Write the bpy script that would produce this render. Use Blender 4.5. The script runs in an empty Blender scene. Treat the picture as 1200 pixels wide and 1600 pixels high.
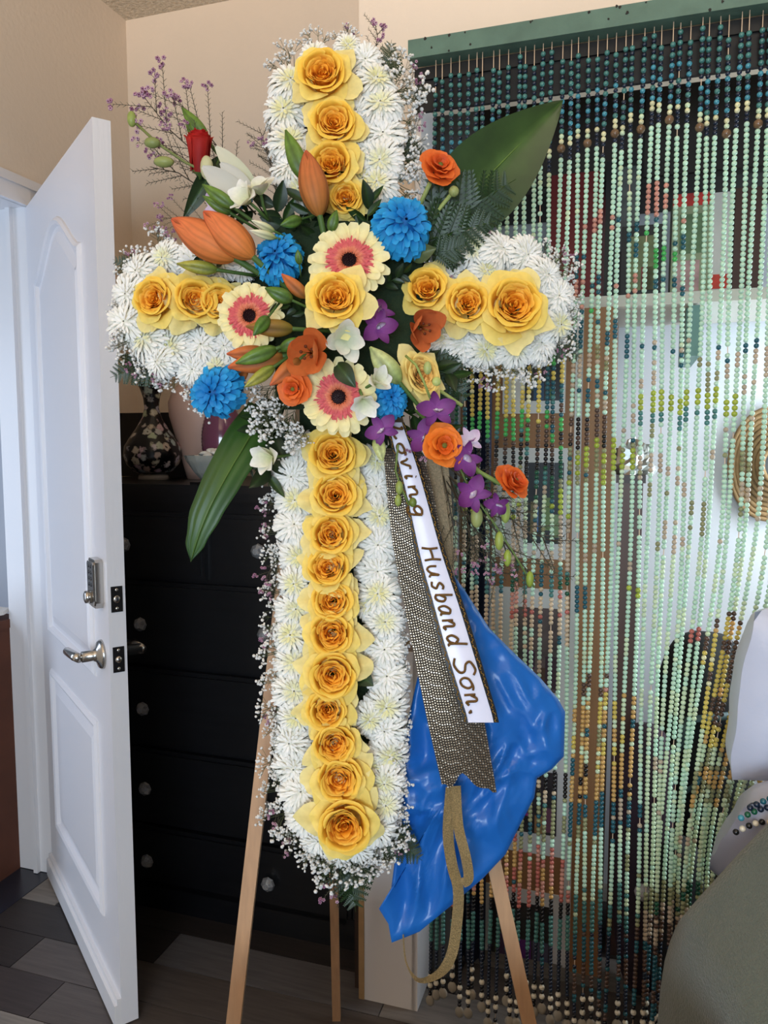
import bpy, math, random
import numpy as np
from mathutils import Vector, Matrix, noise

# ------------------------------------------------------------------ camera, world, light
scene = bpy.context.scene
C = scene.collection
F = 1200.0                                   # focal length in pixels of the 1200x1600 frame
TH = math.atan(110.0 / 1200.0)               # camera looks slightly down
CAM = Vector((0, 0, 1.36))
FWD = Vector((0, math.cos(TH), -math.sin(TH)))
UPV = Vector((0, math.sin(TH), math.cos(TH)))
cam_data = bpy.data.cameras.new('camera')
cam_data.sensor_fit = 'VERTICAL'
cam_data.sensor_height = 36.0
cam_data.lens = 27.0
cam_data.clip_start = 0.02
cam = bpy.data.objects.new('camera', cam_data)
C.objects.link(cam)
cam.location = CAM
cam.rotation_euler = (math.pi / 2 - TH, 0, 0)
scene.camera = cam

world = bpy.data.worlds.new('world')
scene.world = world
world.use_nodes = True
bg = world.node_tree.nodes['Background']
bg.inputs[0].default_value = (0.70, 0.84, 1.0, 1)
bg.inputs[1].default_value = 0.16

_aw = math.radians(17.7)
def R_(w, n, z):
    return Vector((math.cos(_aw) * (w - 1.702) + math.sin(_aw) * n, -math.sin(_aw) * (w - 1.702) + math.cos(_aw) * n, z))
def area_light(name, loc, target, sx, sy, power, col):
    d = bpy.data.lights.new(name, 'AREA')
    d.shape = 'RECTANGLE'; d.size = sx; d.size_y = sy
    d.energy = power; d.color = col
    o = bpy.data.objects.new(name, d); C.objects.link(o)
    o.location = loc
    o.rotation_euler = (Vector(target) - Vector(loc)).to_track_quat('-Z', 'Y').to_euler()
    return o
area_light('assumed_rear_daylight', (-0.5, -2.0, 1.28), (-0.1, 1.5, 1.20), 1.3, 0.9, 60, (0.71, 0.86, 1.0))  # assumed cool daylight from behind the camera; no window is built
area_light('assumed_hall_daylight', R_(-0.95, 0.92, 1.15), R_(0.35, 1.62, 0.95), 0.6, 1.3, 13, (0.64, 0.78, 1.0))  # assumed daylight aimed at the door face; the hall has no window built
area_light('added_ceiling_light', (0.5, 0.3, 2.74), (0.1, 1.6, 1.6), 0.45, 0.45, 5.5, (1.0, 0.82, 0.62))  # added warm light from overhead; no ceiling fixture is there
area_light('closet_fill_light', R_(2.55, 2.02, 1.25), R_(1.6, 2.2, 1.1), 0.45, 1.1, 15, (0.84, 0.93, 1.0))  # added fill that brightens the closet inside; no window is there
spot = bpy.data.lights.new('assumed_uplight', 'SPOT')            # assumed bare spot that warms the upper walls; no lamp stands there
spot.energy = 700; spot.color = (1.0, 0.80, 0.60); spot.spot_size = math.radians(157); spot.spot_blend = 0.22; spot.shadow_soft_size = 0.06
so_ = bpy.data.objects.new('assumed_uplight', spot); C.objects.link(so_)
so_.location = (-1.0, -2.9, 0.98); so_.rotation_euler = (math.pi, 0, 0)

vs = scene.view_settings
vs.view_transform = 'Standard'
vs.look = 'None'
vs.exposure = 0.08
vs.gamma = 1.0
vs.use_curve_mapping = False

# ------------------------------------------------------------------ helpers
def lin(r, g=None, b=None):
    if g is None: r, g, b = r
    f = lambda c: (c / 255.0) / 12.92 if c <= 10 else ((c / 255.0 + 0.055) / 1.055) ** 2.4
    return (f(r), f(g), f(b))

def ray(px, py):
    return Vector((1, 0, 0)) * ((px - 600) / F) + UPV * ((800 - py) / F) + FWD
def hit(px, py, P0, N):
    d = ray(px, py)
    return CAM + d * ((P0 - CAM).dot(N) / d.dot(N))
def proj(p):
    q = Vector(p) - CAM
    d = q.dot(FWD)
    return 600 + F * q.x / d, 800 - F * q.dot(UPV) / d
def atD(px, py, D): return hit(px, py, Vector((0, D, 0)), Vector((0, 1, 0)))
def atz(px, py, z): return hit(px, py, Vector((0, 0, z)), Vector((0, 0, 1)))

AW = math.radians(17.7)                      # the room is turned against the camera
WV = Vector((math.cos(AW), -math.sin(AW), 0))
NV = Vector((math.sin(AW), math.cos(AW), 0))
W0 = 1.702
def R(w, n, z=0.0):                          # room coordinates: w along the back wall, n towards it
    return WV * (w - W0) + NV * n + Vector((0, 0, z))
def atn(px, py, n): return hit(px, py, NV * n, NV)
def room_w(p): return p.x * WV.x + p.y * WV.y + W0
def room_n(p): return p.x * NV.x + p.y * NV.y

LEAN = math.radians(7)
CN = Vector((0, -math.cos(LEAN), math.sin(LEAN)))      # the flower cross faces this way
CP = Vector((0, 1.22, 1.30))
def X(px, py, off=0.0): return hit(px, py, CP + CN * off, CN)
def mpp(p): return (Vector(p) - CAM).dot(FWD) / F       # metres per pixel there

class MB:
    def __init__(s): s.v = []; s.f = []; s.c = []; s.M = None
    def _add(s, p, c):
        p = Vector(p)
        if s.M is not None: p = s.M @ p
        s.v.append((p.x, p.y, p.z)); s.c.append((c[0], c[1], c[2], 1.0))
    def grid(s, nu, nv, fn, col=(1, 1, 1), closed=False):
        b = len(s.v)
        n = nu if closed else nu + 1
        for j in range(nv + 1):
            for i in range(n):
                u, v = i / nu, j / nv
                s._add(fn(u, v), col(u, v) if callable(col) else col)
        for j in range(nv):
            for i in range(nu):
                i2 = (i + 1) % n
                s.f.append((b + j * n + i, b + j * n + i2, b + (j + 1) * n + i2, b + (j + 1) * n + i))
        return s
    def tube(s, pts, rad, sides=5, col=(1, 1, 1), cap=True):
        pts = [Vector(p) for p in pts]
        n = len(pts); b = len(s.v)
        if not hasattr(rad, '__len__'): rad = [rad] * n
        ref = None
        for i, p in enumerate(pts):
            t = (pts[min(i + 1, n - 1)] - pts[max(i - 1, 0)])
            if t.length < 1e-9: t = Vector((0, 0, 1))
            t.normalize()
            if ref is None:
                ref = t.cross(Vector((0.3, 0.2, 0.93)))
                if ref.length < 1e-3: ref = t.cross(Vector((1, 0, 0)))
            ref = (ref - t * ref.dot(t)).normalized()
            q = t.cross(ref)
            for k in range(sides):
                a = 2 * math.pi * k / sides
                s._add(p + (ref * math.cos(a) + q * math.sin(a)) * rad[i], col(i / (n - 1)) if callable(col) else col)
        for i in range(n - 1):
            for k in range(sides):
                k2 = (k + 1) % sides
                s.f.append((b + i * sides + k, b + i * sides + k2, b + (i + 1) * sides + k2, b + (i + 1) * sides + k))
        if cap:
            s.f.append(tuple(b + k for k in range(sides))[::-1])
            s.f.append(tuple(b + (n - 1) * sides + k for k in range(sides)))
        return s
    def lathe(s, prof, seg=32, col=(1, 1, 1), ripple=None):
        def fn(u, v):
            x = v * (len(prof) - 1); i = min(int(x), len(prof) - 2); t = x - i
            r = prof[i][0] * (1 - t) + prof[i + 1][0] * t
            z = prof[i][1] * (1 - t) + prof[i + 1][1] * t
            a = 2 * math.pi * u
            if ripple: r *= ripple(a, z)
            return (r * math.cos(a), r * math.sin(a), z)
        return s.grid(seg, len(prof) - 1, fn, col, closed=True)
    def ball(s, c, r, col=(1, 1, 1), seg=6, rings=4, sc=(1, 1, 1)):
        c = Vector(c)
        def fn(u, v):
            a = 2 * math.pi * u; t = math.pi * min(max(v, .02), .98)
            return c + Vector((r * sc[0] * math.sin(t) * math.cos(a), r * sc[1] * math.sin(t) * math.sin(a), r * sc[2] * math.cos(t)))
        return s.grid(seg, rings, fn, col, closed=True)
    def box(s, a, b, col=(1, 1, 1)):
        q = len(s.v)
        for z in (a[2], b[2]):
            for x, y in ((a[0], a[1]), (b[0], a[1]), (b[0], b[1]), (a[0], b[1])): s._add((x, y, z), col)
        for f in ((3, 2, 1, 0), (4, 5, 6, 7), (0, 1, 5, 4), (1, 2, 6, 5), (2, 3, 7, 6), (3, 0, 4, 7)):
            s.f.append(tuple(q + k for k in f))
        return s
    def prism(s, outline, z0, z1, col=(1, 1, 1)):
        q = len(s.v); n = len(outline)
        for z in (z0, z1):
            for x, y in outline: s._add((x, y, z), col)
        s.f.append(tuple(q + k for k in range(n))[::-1]); s.f.append(tuple(q + n + k for k in range(n)))
        for k in range(n):
            k2 = (k + 1) % n
            s.f.append((q + k, q + k2, q + n + k2, q + n + k))
        return s
    def mesh(s, name, mat, smooth=True):
        me = bpy.data.meshes.new(name)
        me.from_pydata(s.v, [], s.f)
        at = me.color_attributes.new('Col', 'FLOAT_COLOR', 'POINT')
        at.data.foreach_set('color', np.array(s.c, dtype=np.float32).ravel())
        if smooth: me.polygons.foreach_set('use_smooth', [True] * len(me.polygons))
        me.materials.append(mat)
        me.update()
        return me

def link(name, me, parent=None, M=None, **kw):
    o = bpy.data.objects.new(name, me); C.objects.link(o)
    if parent is not None: o.parent = parent
    if M is not None: o.matrix_basis = M
    for k, v in kw.items():
        if v is not None: o[k] = v
    return o
def thing(name, label, cat, M=None, group=None):
    return link(name, None, None, M, label=label, category=cat, group=group)
def frame(P, z, roll=0.0, s=1.0, up=Vector((0, 0, 1))):
    z = Vector(z).normalized()
    x = up.cross(z)
    if x.length < 1e-4: x = Vector((1, 0, 0))
    x.normalize(); y = z.cross(x)
    xr = x * math.cos(roll) + y * math.sin(roll); yr = -x * math.sin(roll) + y * math.cos(roll)
    M = Matrix.Identity(4)
    for i in range(3):
        M[i][0] = xr[i] * s; M[i][1] = yr[i] * s; M[i][2] = z[i] * s; M[i][3] = P[i]
    return M
def along(A, B, wid=1.0, facing=None):
    y = B - A; L = y.length; y = y / L
    z = (facing if facing is not None else (CAM - A)).normalized()
    z = (z - y * z.dot(y)).normalized(); x = y.cross(z)
    M = Matrix.Identity(4)
    for i in range(3):
        M[i][0] = x[i] * L * wid; M[i][1] = y[i] * L; M[i][2] = z[i] * L * wid; M[i][3] = A[i]
    return M
def room_frame(w, n, z=0, rz=0.0):            # x along W, y along N (away from the camera)
    M = Matrix.Identity(4)
    c, s_ = math.cos(rz), math.sin(rz)
    ax = WV * c + NV * s_; ay = -WV * s_ + NV * c; p = R(w, n, z)
    for i in range(3):
        M[i][0] = ax[i]; M[i][1] = ay[i]; M[i][2] = (0, 0, 1)[i]; M[i][3] = p[i]
    return M

# ------------------------------------------------------------------ materials
def mat(name, col=None, rough=0.6, metal=0.0, vary=0.0, vscale=8.0, bump=0.0, bscale=60.0, attr=False,
        coat=0.0, trans=0.0, sheen=0.0, ior=1.5, spec=0.5, sub=0.0, stretch=None, translucent=0.0):
    m = bpy.data.materials.new(name); m.use_nodes = True
    nt = m.node_tree; N = nt.nodes; L = nt.links; p = N['Principled BSDF']
    p.inputs['Roughness'].default_value = rough
    p.inputs['Metallic'].default_value = metal
    p.inputs['Coat Weight'].default_value = coat
    p.inputs['Transmission Weight'].default_value = trans
    p.inputs['Sheen Weight'].default_value = sheen
    p.inputs['IOR'].default_value = ior
    p.inputs['Specular IOR Level'].default_value = spec
    if sub:
        p.inputs['Subsurface Weight'].default_value = sub
        p.inputs['Subsurface Radius'].default_value = (0.006, 0.004, 0.002)
    src = None
    if attr:
        a = N.new('ShaderNodeAttribute'); a.attribute_name = 'Col'; src = a.outputs['Color']
    else:
        p.inputs['Base Color'].default_value = (*col, 1)
    co = None
    if vary or bump:
        tc = N.new('ShaderNodeTexCoord'); co = tc.outputs['Object']
        if stretch:
            mp = N.new('ShaderNodeMapping'); mp.inputs['Scale'].default_value = stretch
            L.new(co, mp.inputs['Vector']); co = mp.outputs['Vector']
    if vary:
        nz = N.new('ShaderNodeTexNoise'); nz.inputs['Scale'].default_value = vscale; nz.inputs['Detail'].default_value = 4
        L.new(co, nz.inputs['Vector'])
        mr = N.new('ShaderNodeMapRange'); mr.inputs['From Min'].default_value = 0.3; mr.inputs['From Max'].default_value = 0.7
        mr.inputs['To Min'].default_value = 1 - vary; mr.inputs['To Max'].default_value = 1 + vary
        L.new(nz.outputs['Fac'], mr.inputs['Value'])
        mx = N.new('ShaderNodeMix'); mx.data_type = 'RGBA'; mx.blend_type = 'MULTIPLY'; mx.inputs['Factor'].default_value = 1
        if src is not None: L.new(src, mx.inputs['A'])
        else: mx.inputs['A'].default_value = (*col, 1)
        L.new(mr.outputs['Result'], mx.inputs['B']); src = mx.outputs['Result']
    if src is not None: L.new(src, p.inputs['Base Color'])
    if bump:
        nb = N.new('ShaderNodeTexNoise'); nb.inputs['Scale'].default_value = bscale; nb.inputs['Detail'].default_value = 5
        L.new(co, nb.inputs['Vector'])
        bp = N.new('ShaderNodeBump'); bp.inputs['Strength'].default_value = bump; bp.inputs['Distance'].default_value = 0.01
        L.new(nb.outputs['Fac'], bp.inputs['Height']); L.new(bp.outputs['Normal'], p.inputs['Normal'])
    if translucent:
        out = N['Material Output']
        tr = N.new('ShaderNodeBsdfTranslucent')
        if src is not None: L.new(src, tr.inputs['Color'])
        else: tr.inputs['Color'].default_value = (*col, 1)
        ms = N.new('ShaderNodeMixShader'); ms.inputs['Fac'].default_value = translucent
        L.new(p.outputs[0], ms.inputs[1]); L.new(tr.outputs[0], ms.inputs[2]); L.new(ms.outputs[0], out.inputs['Surface'])
    return m

M_petal = mat('petal', rough=0.55, attr=True, spec=0.35, translucent=0.22, vary=0.06, vscale=6)
M_white_petal = mat('white_petal', rough=0.6, attr=True, spec=0.3, translucent=0.18)
M_leaf = mat('leaf', rough=0.42, attr=True, spec=0.45, vary=0.18, vscale=9, translucent=0.08)
M_stem = mat('stem', rough=0.6, attr=True)
M_bead = mat('bead', rough=0.24, attr=True, spec=0.6)
M_attr = mat('painted', rough=0.6, attr=True)
M_wall = mat('wall_paint', lin(228, 212, 194), rough=0.85, vary=0.03, vscale=2.5, bump=0.12, bscale=70)
M_ceiling = mat('popcorn_ceiling', lin(208, 196, 178), rough=0.95, vary=0.18, vscale=85, bump=1.0, bscale=95)
M_white = mat('white_gloss_paint', lin(226, 224, 226), rough=0.38, bump=0.05, bscale=40)
M_doorpaint = mat('door_paint', lin(224, 222, 226), rough=0.34, bump=0.06, bscale=45, stretch=(4, 4, 0.5))
M_foam = mat('floral_foam', lin(28, 46, 24), rough=0.95, bump=0.6, bscale=120)
M_wood_easel = mat('easel_pine', lin(186, 146, 110), rough=0.55, vary=0.12, vscale=14, stretch=(6, 6, 0.6))
M_wood_brown = mat('brown_wood', lin(158, 112, 74), rough=0.5, vary=0.12, vscale=12, stretch=(8, 8, 0.5))
M_black = mat('black_lacquer', lin(13, 13, 16), rough=0.34, vary=0.25, vscale=9, bump=0.04, bscale=25, stretch=(0.6, 5, 5))
M_glass = mat('crystal', (0.9, 0.92, 0.95), rough=0.04, trans=0.8, ior=1.55)
M_chrome = mat('satin_nickel', lin(190, 186, 180), rough=0.24, metal=1.0)
M_darkmetal = mat('dark_metal', lin(52, 50, 50), rough=0.35, metal=0.8)
M_green_bar = mat('green_painted_wood', lin(88, 116, 102), rough=0.6, vary=0.14, vscale=22, bump=0.15, bscale=60)
M_cord = mat('jute_cord', lin(222, 196, 168), rough=0.9)
M_hall = mat('hall_paint', lin(226, 230, 240), rough=0.8)
M_tile = mat('dark_tile', lin(40, 42, 52), rough=0.25, vary=0.2, vscale=5)
M_blanket = mat('fleece_blanket', lin(92, 99, 88), rough=0.95, sheen=0.35, bump=0.5, bscale=260, vary=0.08, vscale=14)
M_linen = mat('satin_pillowcase', lin(206, 212, 232), rough=0.4, sheen=0.3, bump=0.12, bscale=30)
M_closet = mat('closet_paint', lin(216, 221, 228), rough=0.8)
M_dark = mat('dark_fabric', lin(24, 24, 27), rough=0.9, vary=0.2, vscale=12)

# ------------------------------------------------------------------ the setting
CEIL = 2.81
def struct(name, mb, m, smooth=False, parent=None):
    o = link(name, mb.mesh(name, m, smooth), parent)
    if parent is None: o['kind'] = 'structure'
    return o
def rbox(mb, w0, w1, n0, n1, z0, z1, col=(1, 1, 1)):      # box in room coordinates
    mb.M = room_frame(0, 0, 0)
    mb.box((w0, n0, z0), (w1, n1, z1), col)
    mb.M = None
    return mb

HINGE_N = 1.881; DOOR_W = 0.774; DOOR_H = 2.03
CL_N = 1.68; CL_W = 1.108; OP_W = 1.25; OP_W1 = 2.45; OP_Z = 2.10
BACK_N = 2.396
floor = struct('floor', rbox(MB(), 0.0, 3.4, -2.6, 2.42, -0.08, -0.004), mat('floor_joint', lin(24, 22, 22), rough=0.8))
floor['label'] = 'dark and grey wood plank bedroom floor'
rnd = random.Random(3)
plank_cols = [(112, 106, 102), (66, 58, 54), (92, 88, 88), (44, 38, 36), (124, 116, 108), (58, 50, 48), (82, 74, 70)]
plank_mats = [mat('plank_tone', lin(c), rough=0.42, vary=0.22, vscale=10, stretch=(0.7, 9, 1), bump=0.05, bscale=40) for c in plank_cols]
pw = 0.128
plank_meshes = {}
for row in range(0, 20):
    n0 = 2.39 - (row + 1) * pw
    w = -rnd.uniform(0.0, 0.9) + 0.005
    while w < 3.3:
        ln = rnd.choice((0.62, 0.9, 1.2)); a = max(w, 0.004); b = min(w + ln, 3.36)
        if b - a > 0.05:
            k = rnd.randrange(len(plank_mats)); key = (k, round(b - a, 2))
            if key not in plank_meshes:
                h, g = pw / 2 - 0.0012, (b - a) / 2 - 0.0012
                mb = MB(); mb.box((-g, -h, -0.004), (g, h, 0.0))
                plank_meshes[key] = mb.mesh('plank', plank_mats[k], False)
            link('plank', plank_meshes[key], floor, room_frame((a + b) / 2, n0 + pw / 2, 0))
        w += ln

struct('ceiling', rbox(MB(), -0.12, 3.4, -2.6, 2.52, CEIL, CEIL + 0.1), M_ceiling)
mb = MB()
rbox(mb, -0.12, 0, HINGE_N + 0.02, 2.52, 0, CEIL)
rbox(mb, -0.12, 0, HINGE_N - 0.80, HINGE_N + 0.02, DOOR_H + 0.03, CEIL)
rbox(mb, -0.12, 0, -2.6, HINGE_N - 0.80, 0, CEIL)
struct('wall_left', mb, M_wall)
struct('wall_back', rbox(MB(), 0, 3.4, BACK_N, 2.52, 0, CEIL), M_wall)
mb = MB()
rbox(mb, CL_W, OP_W, CL_N, CL_N + 0.10, 0, CEIL)
rbox(mb, OP_W, OP_W1, CL_N, CL_N + 0.10, OP_Z, CEIL)
rbox(mb, OP_W1, 3.4, CL_N, CL_N + 0.10, 0, CEIL)
rbox(mb, CL_W, CL_W + 0.02, CL_N + 0.10, BACK_N, 0, CEIL)
struct('wall_closet', mb, M_wall)
mb = MB()
rbox(mb, CL_W + 0.012, OP_W, CL_N - 0.014, CL_N, 0, 1.60)
rbox(mb, OP_W - 0.01, OP_W + 0.004, CL_N - 0.014, CL_N + 0.10, 0, OP_Z)
struct('trim_1', mb, M_white)
struct('trim_2', rbox(MB(), CL_W - 0.002, CL_W + 0.012, CL_N - 0.016, CL_N + 0.02, 0, 1.60), mat('raw_wood_edge', lin(168, 134, 92), rough=0.7, vary=0.15, vscale=20))
# the closet inside
struct('wall_closet_back', rbox(MB(), CL_W + 0.02, 2.62, 2.36, BACK_N, 0, CEIL), M_closet)
struct('wall_closet_side', rbox(MB(), 2.60, 2.66, CL_N + 0.10, BACK_N, 0, CEIL), M_closet)
# door frame
mb = MB()
rbox(mb, 0, 0.018, HINGE_N + 0.008, HINGE_N + 0.075, 0, DOOR_H + 0.07)
rbox(mb, 0, 0.018, HINGE_N - 0.87, HINGE_N - 0.79, 0, DOOR_H + 0.07)
rbox(mb, 0, 0.018, HINGE_N - 0.87, HINGE_N + 0.075, DOOR_H + 0.012, DOOR_H + 0.075)
rbox(mb, 0, 0.026, HINGE_N - 0.87, HINGE_N + 0.075, DOOR_H + 0.060, DOOR_H + 0.085)
rbox(mb, -0.125, 0.002, HINGE_N + 0.004, HINGE_N + 0.022, 0, DOOR_H + 0.02)
rbox(mb, -0.125, 0.002, HINGE_N - 0.80, HINGE_N - 0.785, 0, DOOR_H + 0.02)
rbox(mb, -0.125, 0.002, HINGE_N - 0.80, HINGE_N + 0.02, DOOR_H + 0.012, DOOR_H + 0.03)
rbox(mb, -0.06, -0.045, HINGE_N - 0.01, HINGE_N + 0.006, 0, DOOR_H + 0.012)
struct('trim_3', mb, M_white)
# hall beyond the door
struct('floor_hall', rbox(MB(), -1.9, 0.0, -0.8, 3.2, -0.08, -0.002), M_tile)
mb = MB()
rbox(mb, -1.2, -0.12, 2.55, 2.62, 0, CEIL)
rbox(mb, -1.95, -1.9, 1.1, 3.2, 0, CEIL)
struct('wall_hall', mb, M_hall)

# ------------------------------------------------------------------ door
hinge = R(0.004, HINGE_N, 0.006)
latch = atz(190, 1600, 0.006)
e = (latch - hinge); e.z = 0; e.normalize()
fv = Vector((e.y, -e.x, 0))
if fv.x > 0: fv = -fv                         # visible face looks left and towards us
MD = Matrix.Identity(4)
for i in range(3):
    MD[i][0] = e[i]; MD[i][1] = fv[i]; MD[i][2] = (0, 0, 1)[i]; MD[i][3] = hinge[i]
TD = 0.038
door = link('door_1', None, None, MD, kind='structure', label='open white panelled bedroom door')
def inset(poly, d):
    n = len(poly); out = []
    for i in range(n):
        p0, p1, p2 = Vector(poly[i - 1]), Vector(poly[i]), Vector(poly[(i + 1) % n])
        d1 = (p1 - p0).normalized(); d2 = (p2 - p1).normalized()
        n1 = Vector((-d1.y, d1.x)); n2 = Vector((-d2.y, d2.x))
        b = (n1 + n2); b = b / max(b.dot(n1) , 0.3) if b.length > 1e-6 else n1
        q = p1 + b * d; out.append((q.x, q.y))
    return out
def moulding(poly, prof):
    mb = MB(); loops = []
    for d, y in prof:
        q = len(mb.v)
        for x, z in inset(poly, d): mb._add((x, y, z), (1, 1, 1))
        loops.append(q)
    n = len(poly)
    for a, b in zip(loops[:-1], loops[1:]):
        for k in range(n):
            k2 = (k + 1) % n
            mb.f.append((a + k, a + k2, b + k2, b + k))
    mb.f.append(tuple(loops[-1] + k for k in range(n)))
    return mb
panel_lo = [(0.12, 0.20), (0.645, 0.20), (0.645, 0.69), (0.12, 0.69)]
arch = [(0.12, 0.80), (0.645, 0.80), (0.645, 1.80)]
for k in range(1, 16):
    t = k / 16.0
    arch.append((0.645 - 0.525 * t, 1.80 + 0.115 * (0.5 - 0.5 * math.cos(2 * math.pi * t)) ** 0.8))
arch.append((0.12, 1.80))
PROF = [(-0.002, -0.004), (0.002, 0.004), (0.010, 0.009), (0.018, 0.006), (0.022, -0.003), (0.032, -0.005), (0.060, 0.003), (0.062, 0.003)]
# slab with the panel fields left open on the visible face: frame boards
mb = MB(); mb.box((0, -TD, 0), (DOOR_W - 0.004, -0.004, DOOR_H))
slab = link('slab', mb.mesh('slab', M_doorpaint, False), door)
mb = MB()
for a, b in (((0, 0), (0.12, DOOR_H)), ((0.645, 0), (DOOR_W - 0.004, DOOR_H)), ((0.12, 0), (0.645, 0.20)), ((0.12, 0.69), (0.645, 0.80))):
    mb.box((a[0], -0.004, a[1]), (b[0], 0.0, b[1]))
top = arch[2:] + [(0.12, DOOR_H), (0.645, DOOR_H)]
mb.M = Matrix(((1, 0, 0, 0), (0, 0, 1, 0), (0, 1, 0, 0), (0, 0, 0, 1)))
mb.prism(top, -0.004, 0.0); mb.M = None
link('stiles', mb.mesh('stiles', M_doorpaint, False), door)
link('panel', moulding(arch, PROF).mesh('panel', M_doorpaint, False), door)
link('panel', moulding(panel_lo, PROF).mesh('panel', M_doorpaint, False), door)
mb = MB(); mb.box((0.0, 0.0, 0.0), (DOOR_W - 0.004, 0.016, 0.052)); mb.box((0.0, 0.0, 0.052), (DOOR_W - 0.004, 0.009, 0.066))
link('door_sweep', mb.mesh('door_sweep', M_white, False), door)
# hardware
LZ = 0.868
mb = MB(); mb.M = Matrix.Translation((0.705, 0, LZ)) @ Matrix.Rotation(-math.pi / 2, 4, 'X')
mb.lathe([(0.0, -0.001), (0.034, 0.0), (0.034, 0.004), (0.030, 0.009), (0.016, 0.014), (0.0125, 0.022), (0.0125, 0.045), (0.0, 0.046)], 28)
mb.M = None
lev = link('handle', mb.mesh('handle', M_chrome), door, label='satin nickel lever handle')
mb = MB(); mb.tube([(0.712, 0.052, LZ), (0.69, 0.056, LZ), (0.655, 0.057, LZ - 0.002), (0.612, 0.056, LZ - 0.006), (0.600, 0.055, LZ - 0.007)], [0.0105, 0.011, 0.0105, 0.010, 0.008], 12)
link('lever', mb.mesh('lever', M_chrome), lev)
mb = MB(); mb.M = Matrix.Translation((0.705, -TD, LZ)) @ Matrix.Rotation(math.pi / 2, 4, 'X')
mb.lathe([(0.0, -0.001), (0.033, 0.0), (0.030, 0.008), (0.013, 0.014), (0.0125, 0.05), (0.0, 0.052)], 24); mb.M = None
mb.tube([(0.715, -TD - 0.05, LZ), (0.66, -TD - 0.054, LZ), (0.61, -TD - 0.052, LZ - 0.004)], [0.011, 0.0105, 0.009], 12)
link('handle', mb.mesh('handle', M_chrome), door)
mb = MB(); kz = 1.035
oc = [(-0.030, -0.042), (-0.020, -0.055), (0.020, -0.055), (0.030, -0.042), (0.030, 0.050), (0.024, 0.056), (-0.024, 0.056), (-0.030, 0.050)]
mb.M = Matrix.Translation((0.708, 0, kz)) @ Matrix(((1, 0, 0, 0), (0, 0, 1, 0), (0, 1, 0, 0), (0, 0, 0, 1)))
mb.prism(oc, 0, 0.017); mb.prism([(x * .86, y * .9) for x, y in oc], 0.017, 0.022); mb.M = None
kp = link('keypad_lock', mb.mesh('keypad_lock', M_chrome, False), door, label='nickel keypad deadbolt')
mb = MB(); mb.M = Matrix.Translation((0.708, 0.022, kz - 0.03)) @ Matrix.Rotation(-math.pi / 2, 4, 'X')
mb.lathe([(0.0, 0.0), (0.015, 0.0), (0.014, 0.012), (0.009, 0.014), (0.0, 0.014)], 20); mb.M = None
link('keyhole', mb.mesh('keyhole', M_chrome), kp)
for r_ in range(4):
    for c_ in range(2):
        mb = MB(); mb.ball((0.699 + 0.018 * c_, 0.0215, kz + 0.040 - 0.014 * r_), 0.006, (1, 1, 1), 8, 4, (1, 0.4, 0.8))
        link('button', mb.mesh('button', M_darkmetal), kp)
for zc, ball in ((1.005, False), (0.868, True)):
    mb = MB(); mb.box((DOOR_W - 0.0045, -TD / 2 - 0.0125, zc - 0.029), (DOOR_W - 0.0022, -TD / 2 + 0.0125, zc + 0.029))
    pl = link('latch_plate', mb.mesh('latch_plate', M_darkmetal, False), door, label='dark metal latch plate')
    mb = MB(); mb.ball((DOOR_W - 0.002, -TD / 2, zc), 0.0085, (1, 1, 1), 10, 6, (0.6 if ball else 0.25, 1, 1))
    link('bolt', mb.mesh('bolt', M_chrome), pl)
    for dz in (-0.021, 0.021):
        mb = MB(); mb.ball((DOOR_W - 0.0022, -TD / 2, zc + dz), 0.0042, (1, 1, 1), 8, 4, (0.4, 1, 1))
        link('screw', mb.mesh('screw', M_chrome), pl)

# ------------------------------------------------------------------ hall box
b0 = atz(20, 1362, 0)
mb = MB(); mb.box((-0.30, -0.20, 0), (0.0, 0.14, 0.80))
bx = thing('storage_box', 'tall brown box standing in the hall beyond the door', 'box', room_frame(-0.125, 1.80, -0.002))
M_kraft = mat('brown_cardboard', lin(92, 50, 32), rough=0.75, vary=0.15, vscale=8)
link('body', mb.mesh('body', M_kraft, False), bx)
mb = MB(); mb.box((-0.304, -0.204, 0.785), (0.003, 0.144, 0.812), (1, 1, 1))
link('lid', mb.mesh('lid', M_kraft, False), bx)
wv = thing('white_bracket', 'white cut-out board lying on the tall brown hall box', 'board', room_frame(-0.145, 1.80, 0.811))
mb = MB(); mb.M = Matrix.Rotation(math.radians(12), 4, 'X')
mb.prism([(-0.14, -0.16), (0.015, -0.16), (0.015, -0.02), (-0.01, 0.0), (-0.012, 0.05), (0.015, 0.07), (0.015, 0.10), (-0.14, 0.10)], 0.0, 0.012)
mb.M = None
mb.box((-0.14, -0.16, 0.0), (0.015, -0.145, 0.05))
link('plate', mb.mesh('plate', mat('white_board', lin(218, 212, 206), rough=0.6), False), wv)

# ------------------------------------------------------------------ dresser
DN = 1.827; DZ = atn(300, 757, DN).z
dr = thing('dresser', 'tall black chest of drawers with crystal knobs behind the door', 'dresser', room_frame(0.0, DN, 0))
dw0, dw1, dd = 0.13, 1.06, 0.52
mb = MB()
mb.box((dw0, 0.022, 0.05), (dw1, dd, DZ - 0.035)); mb.box((dw0 - 0.008, 0.0, 0.0), (dw1 + 0.008, dd, 0.085))
for w in (dw0, dw1 - 0.03): mb.box((w, 0.004, 0.08), (w + 0.03, 0.03, DZ - 0.03))
link('body', mb.mesh('body', M_black, False), dr)
mb = MB(); mb.box((dw0 - 0.02, -0.02, DZ - 0.024), (dw1 + 0.02, dd, DZ)); mb.box((dw0 - 0.008, -0.008, DZ - 0.045), (dw1 + 0.008, dd, DZ - 0.024))
link('top', mb.mesh('top', M_black, False), dr)
yrows = [800, 912, 1052, 1182, 1306, 1412]
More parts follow.
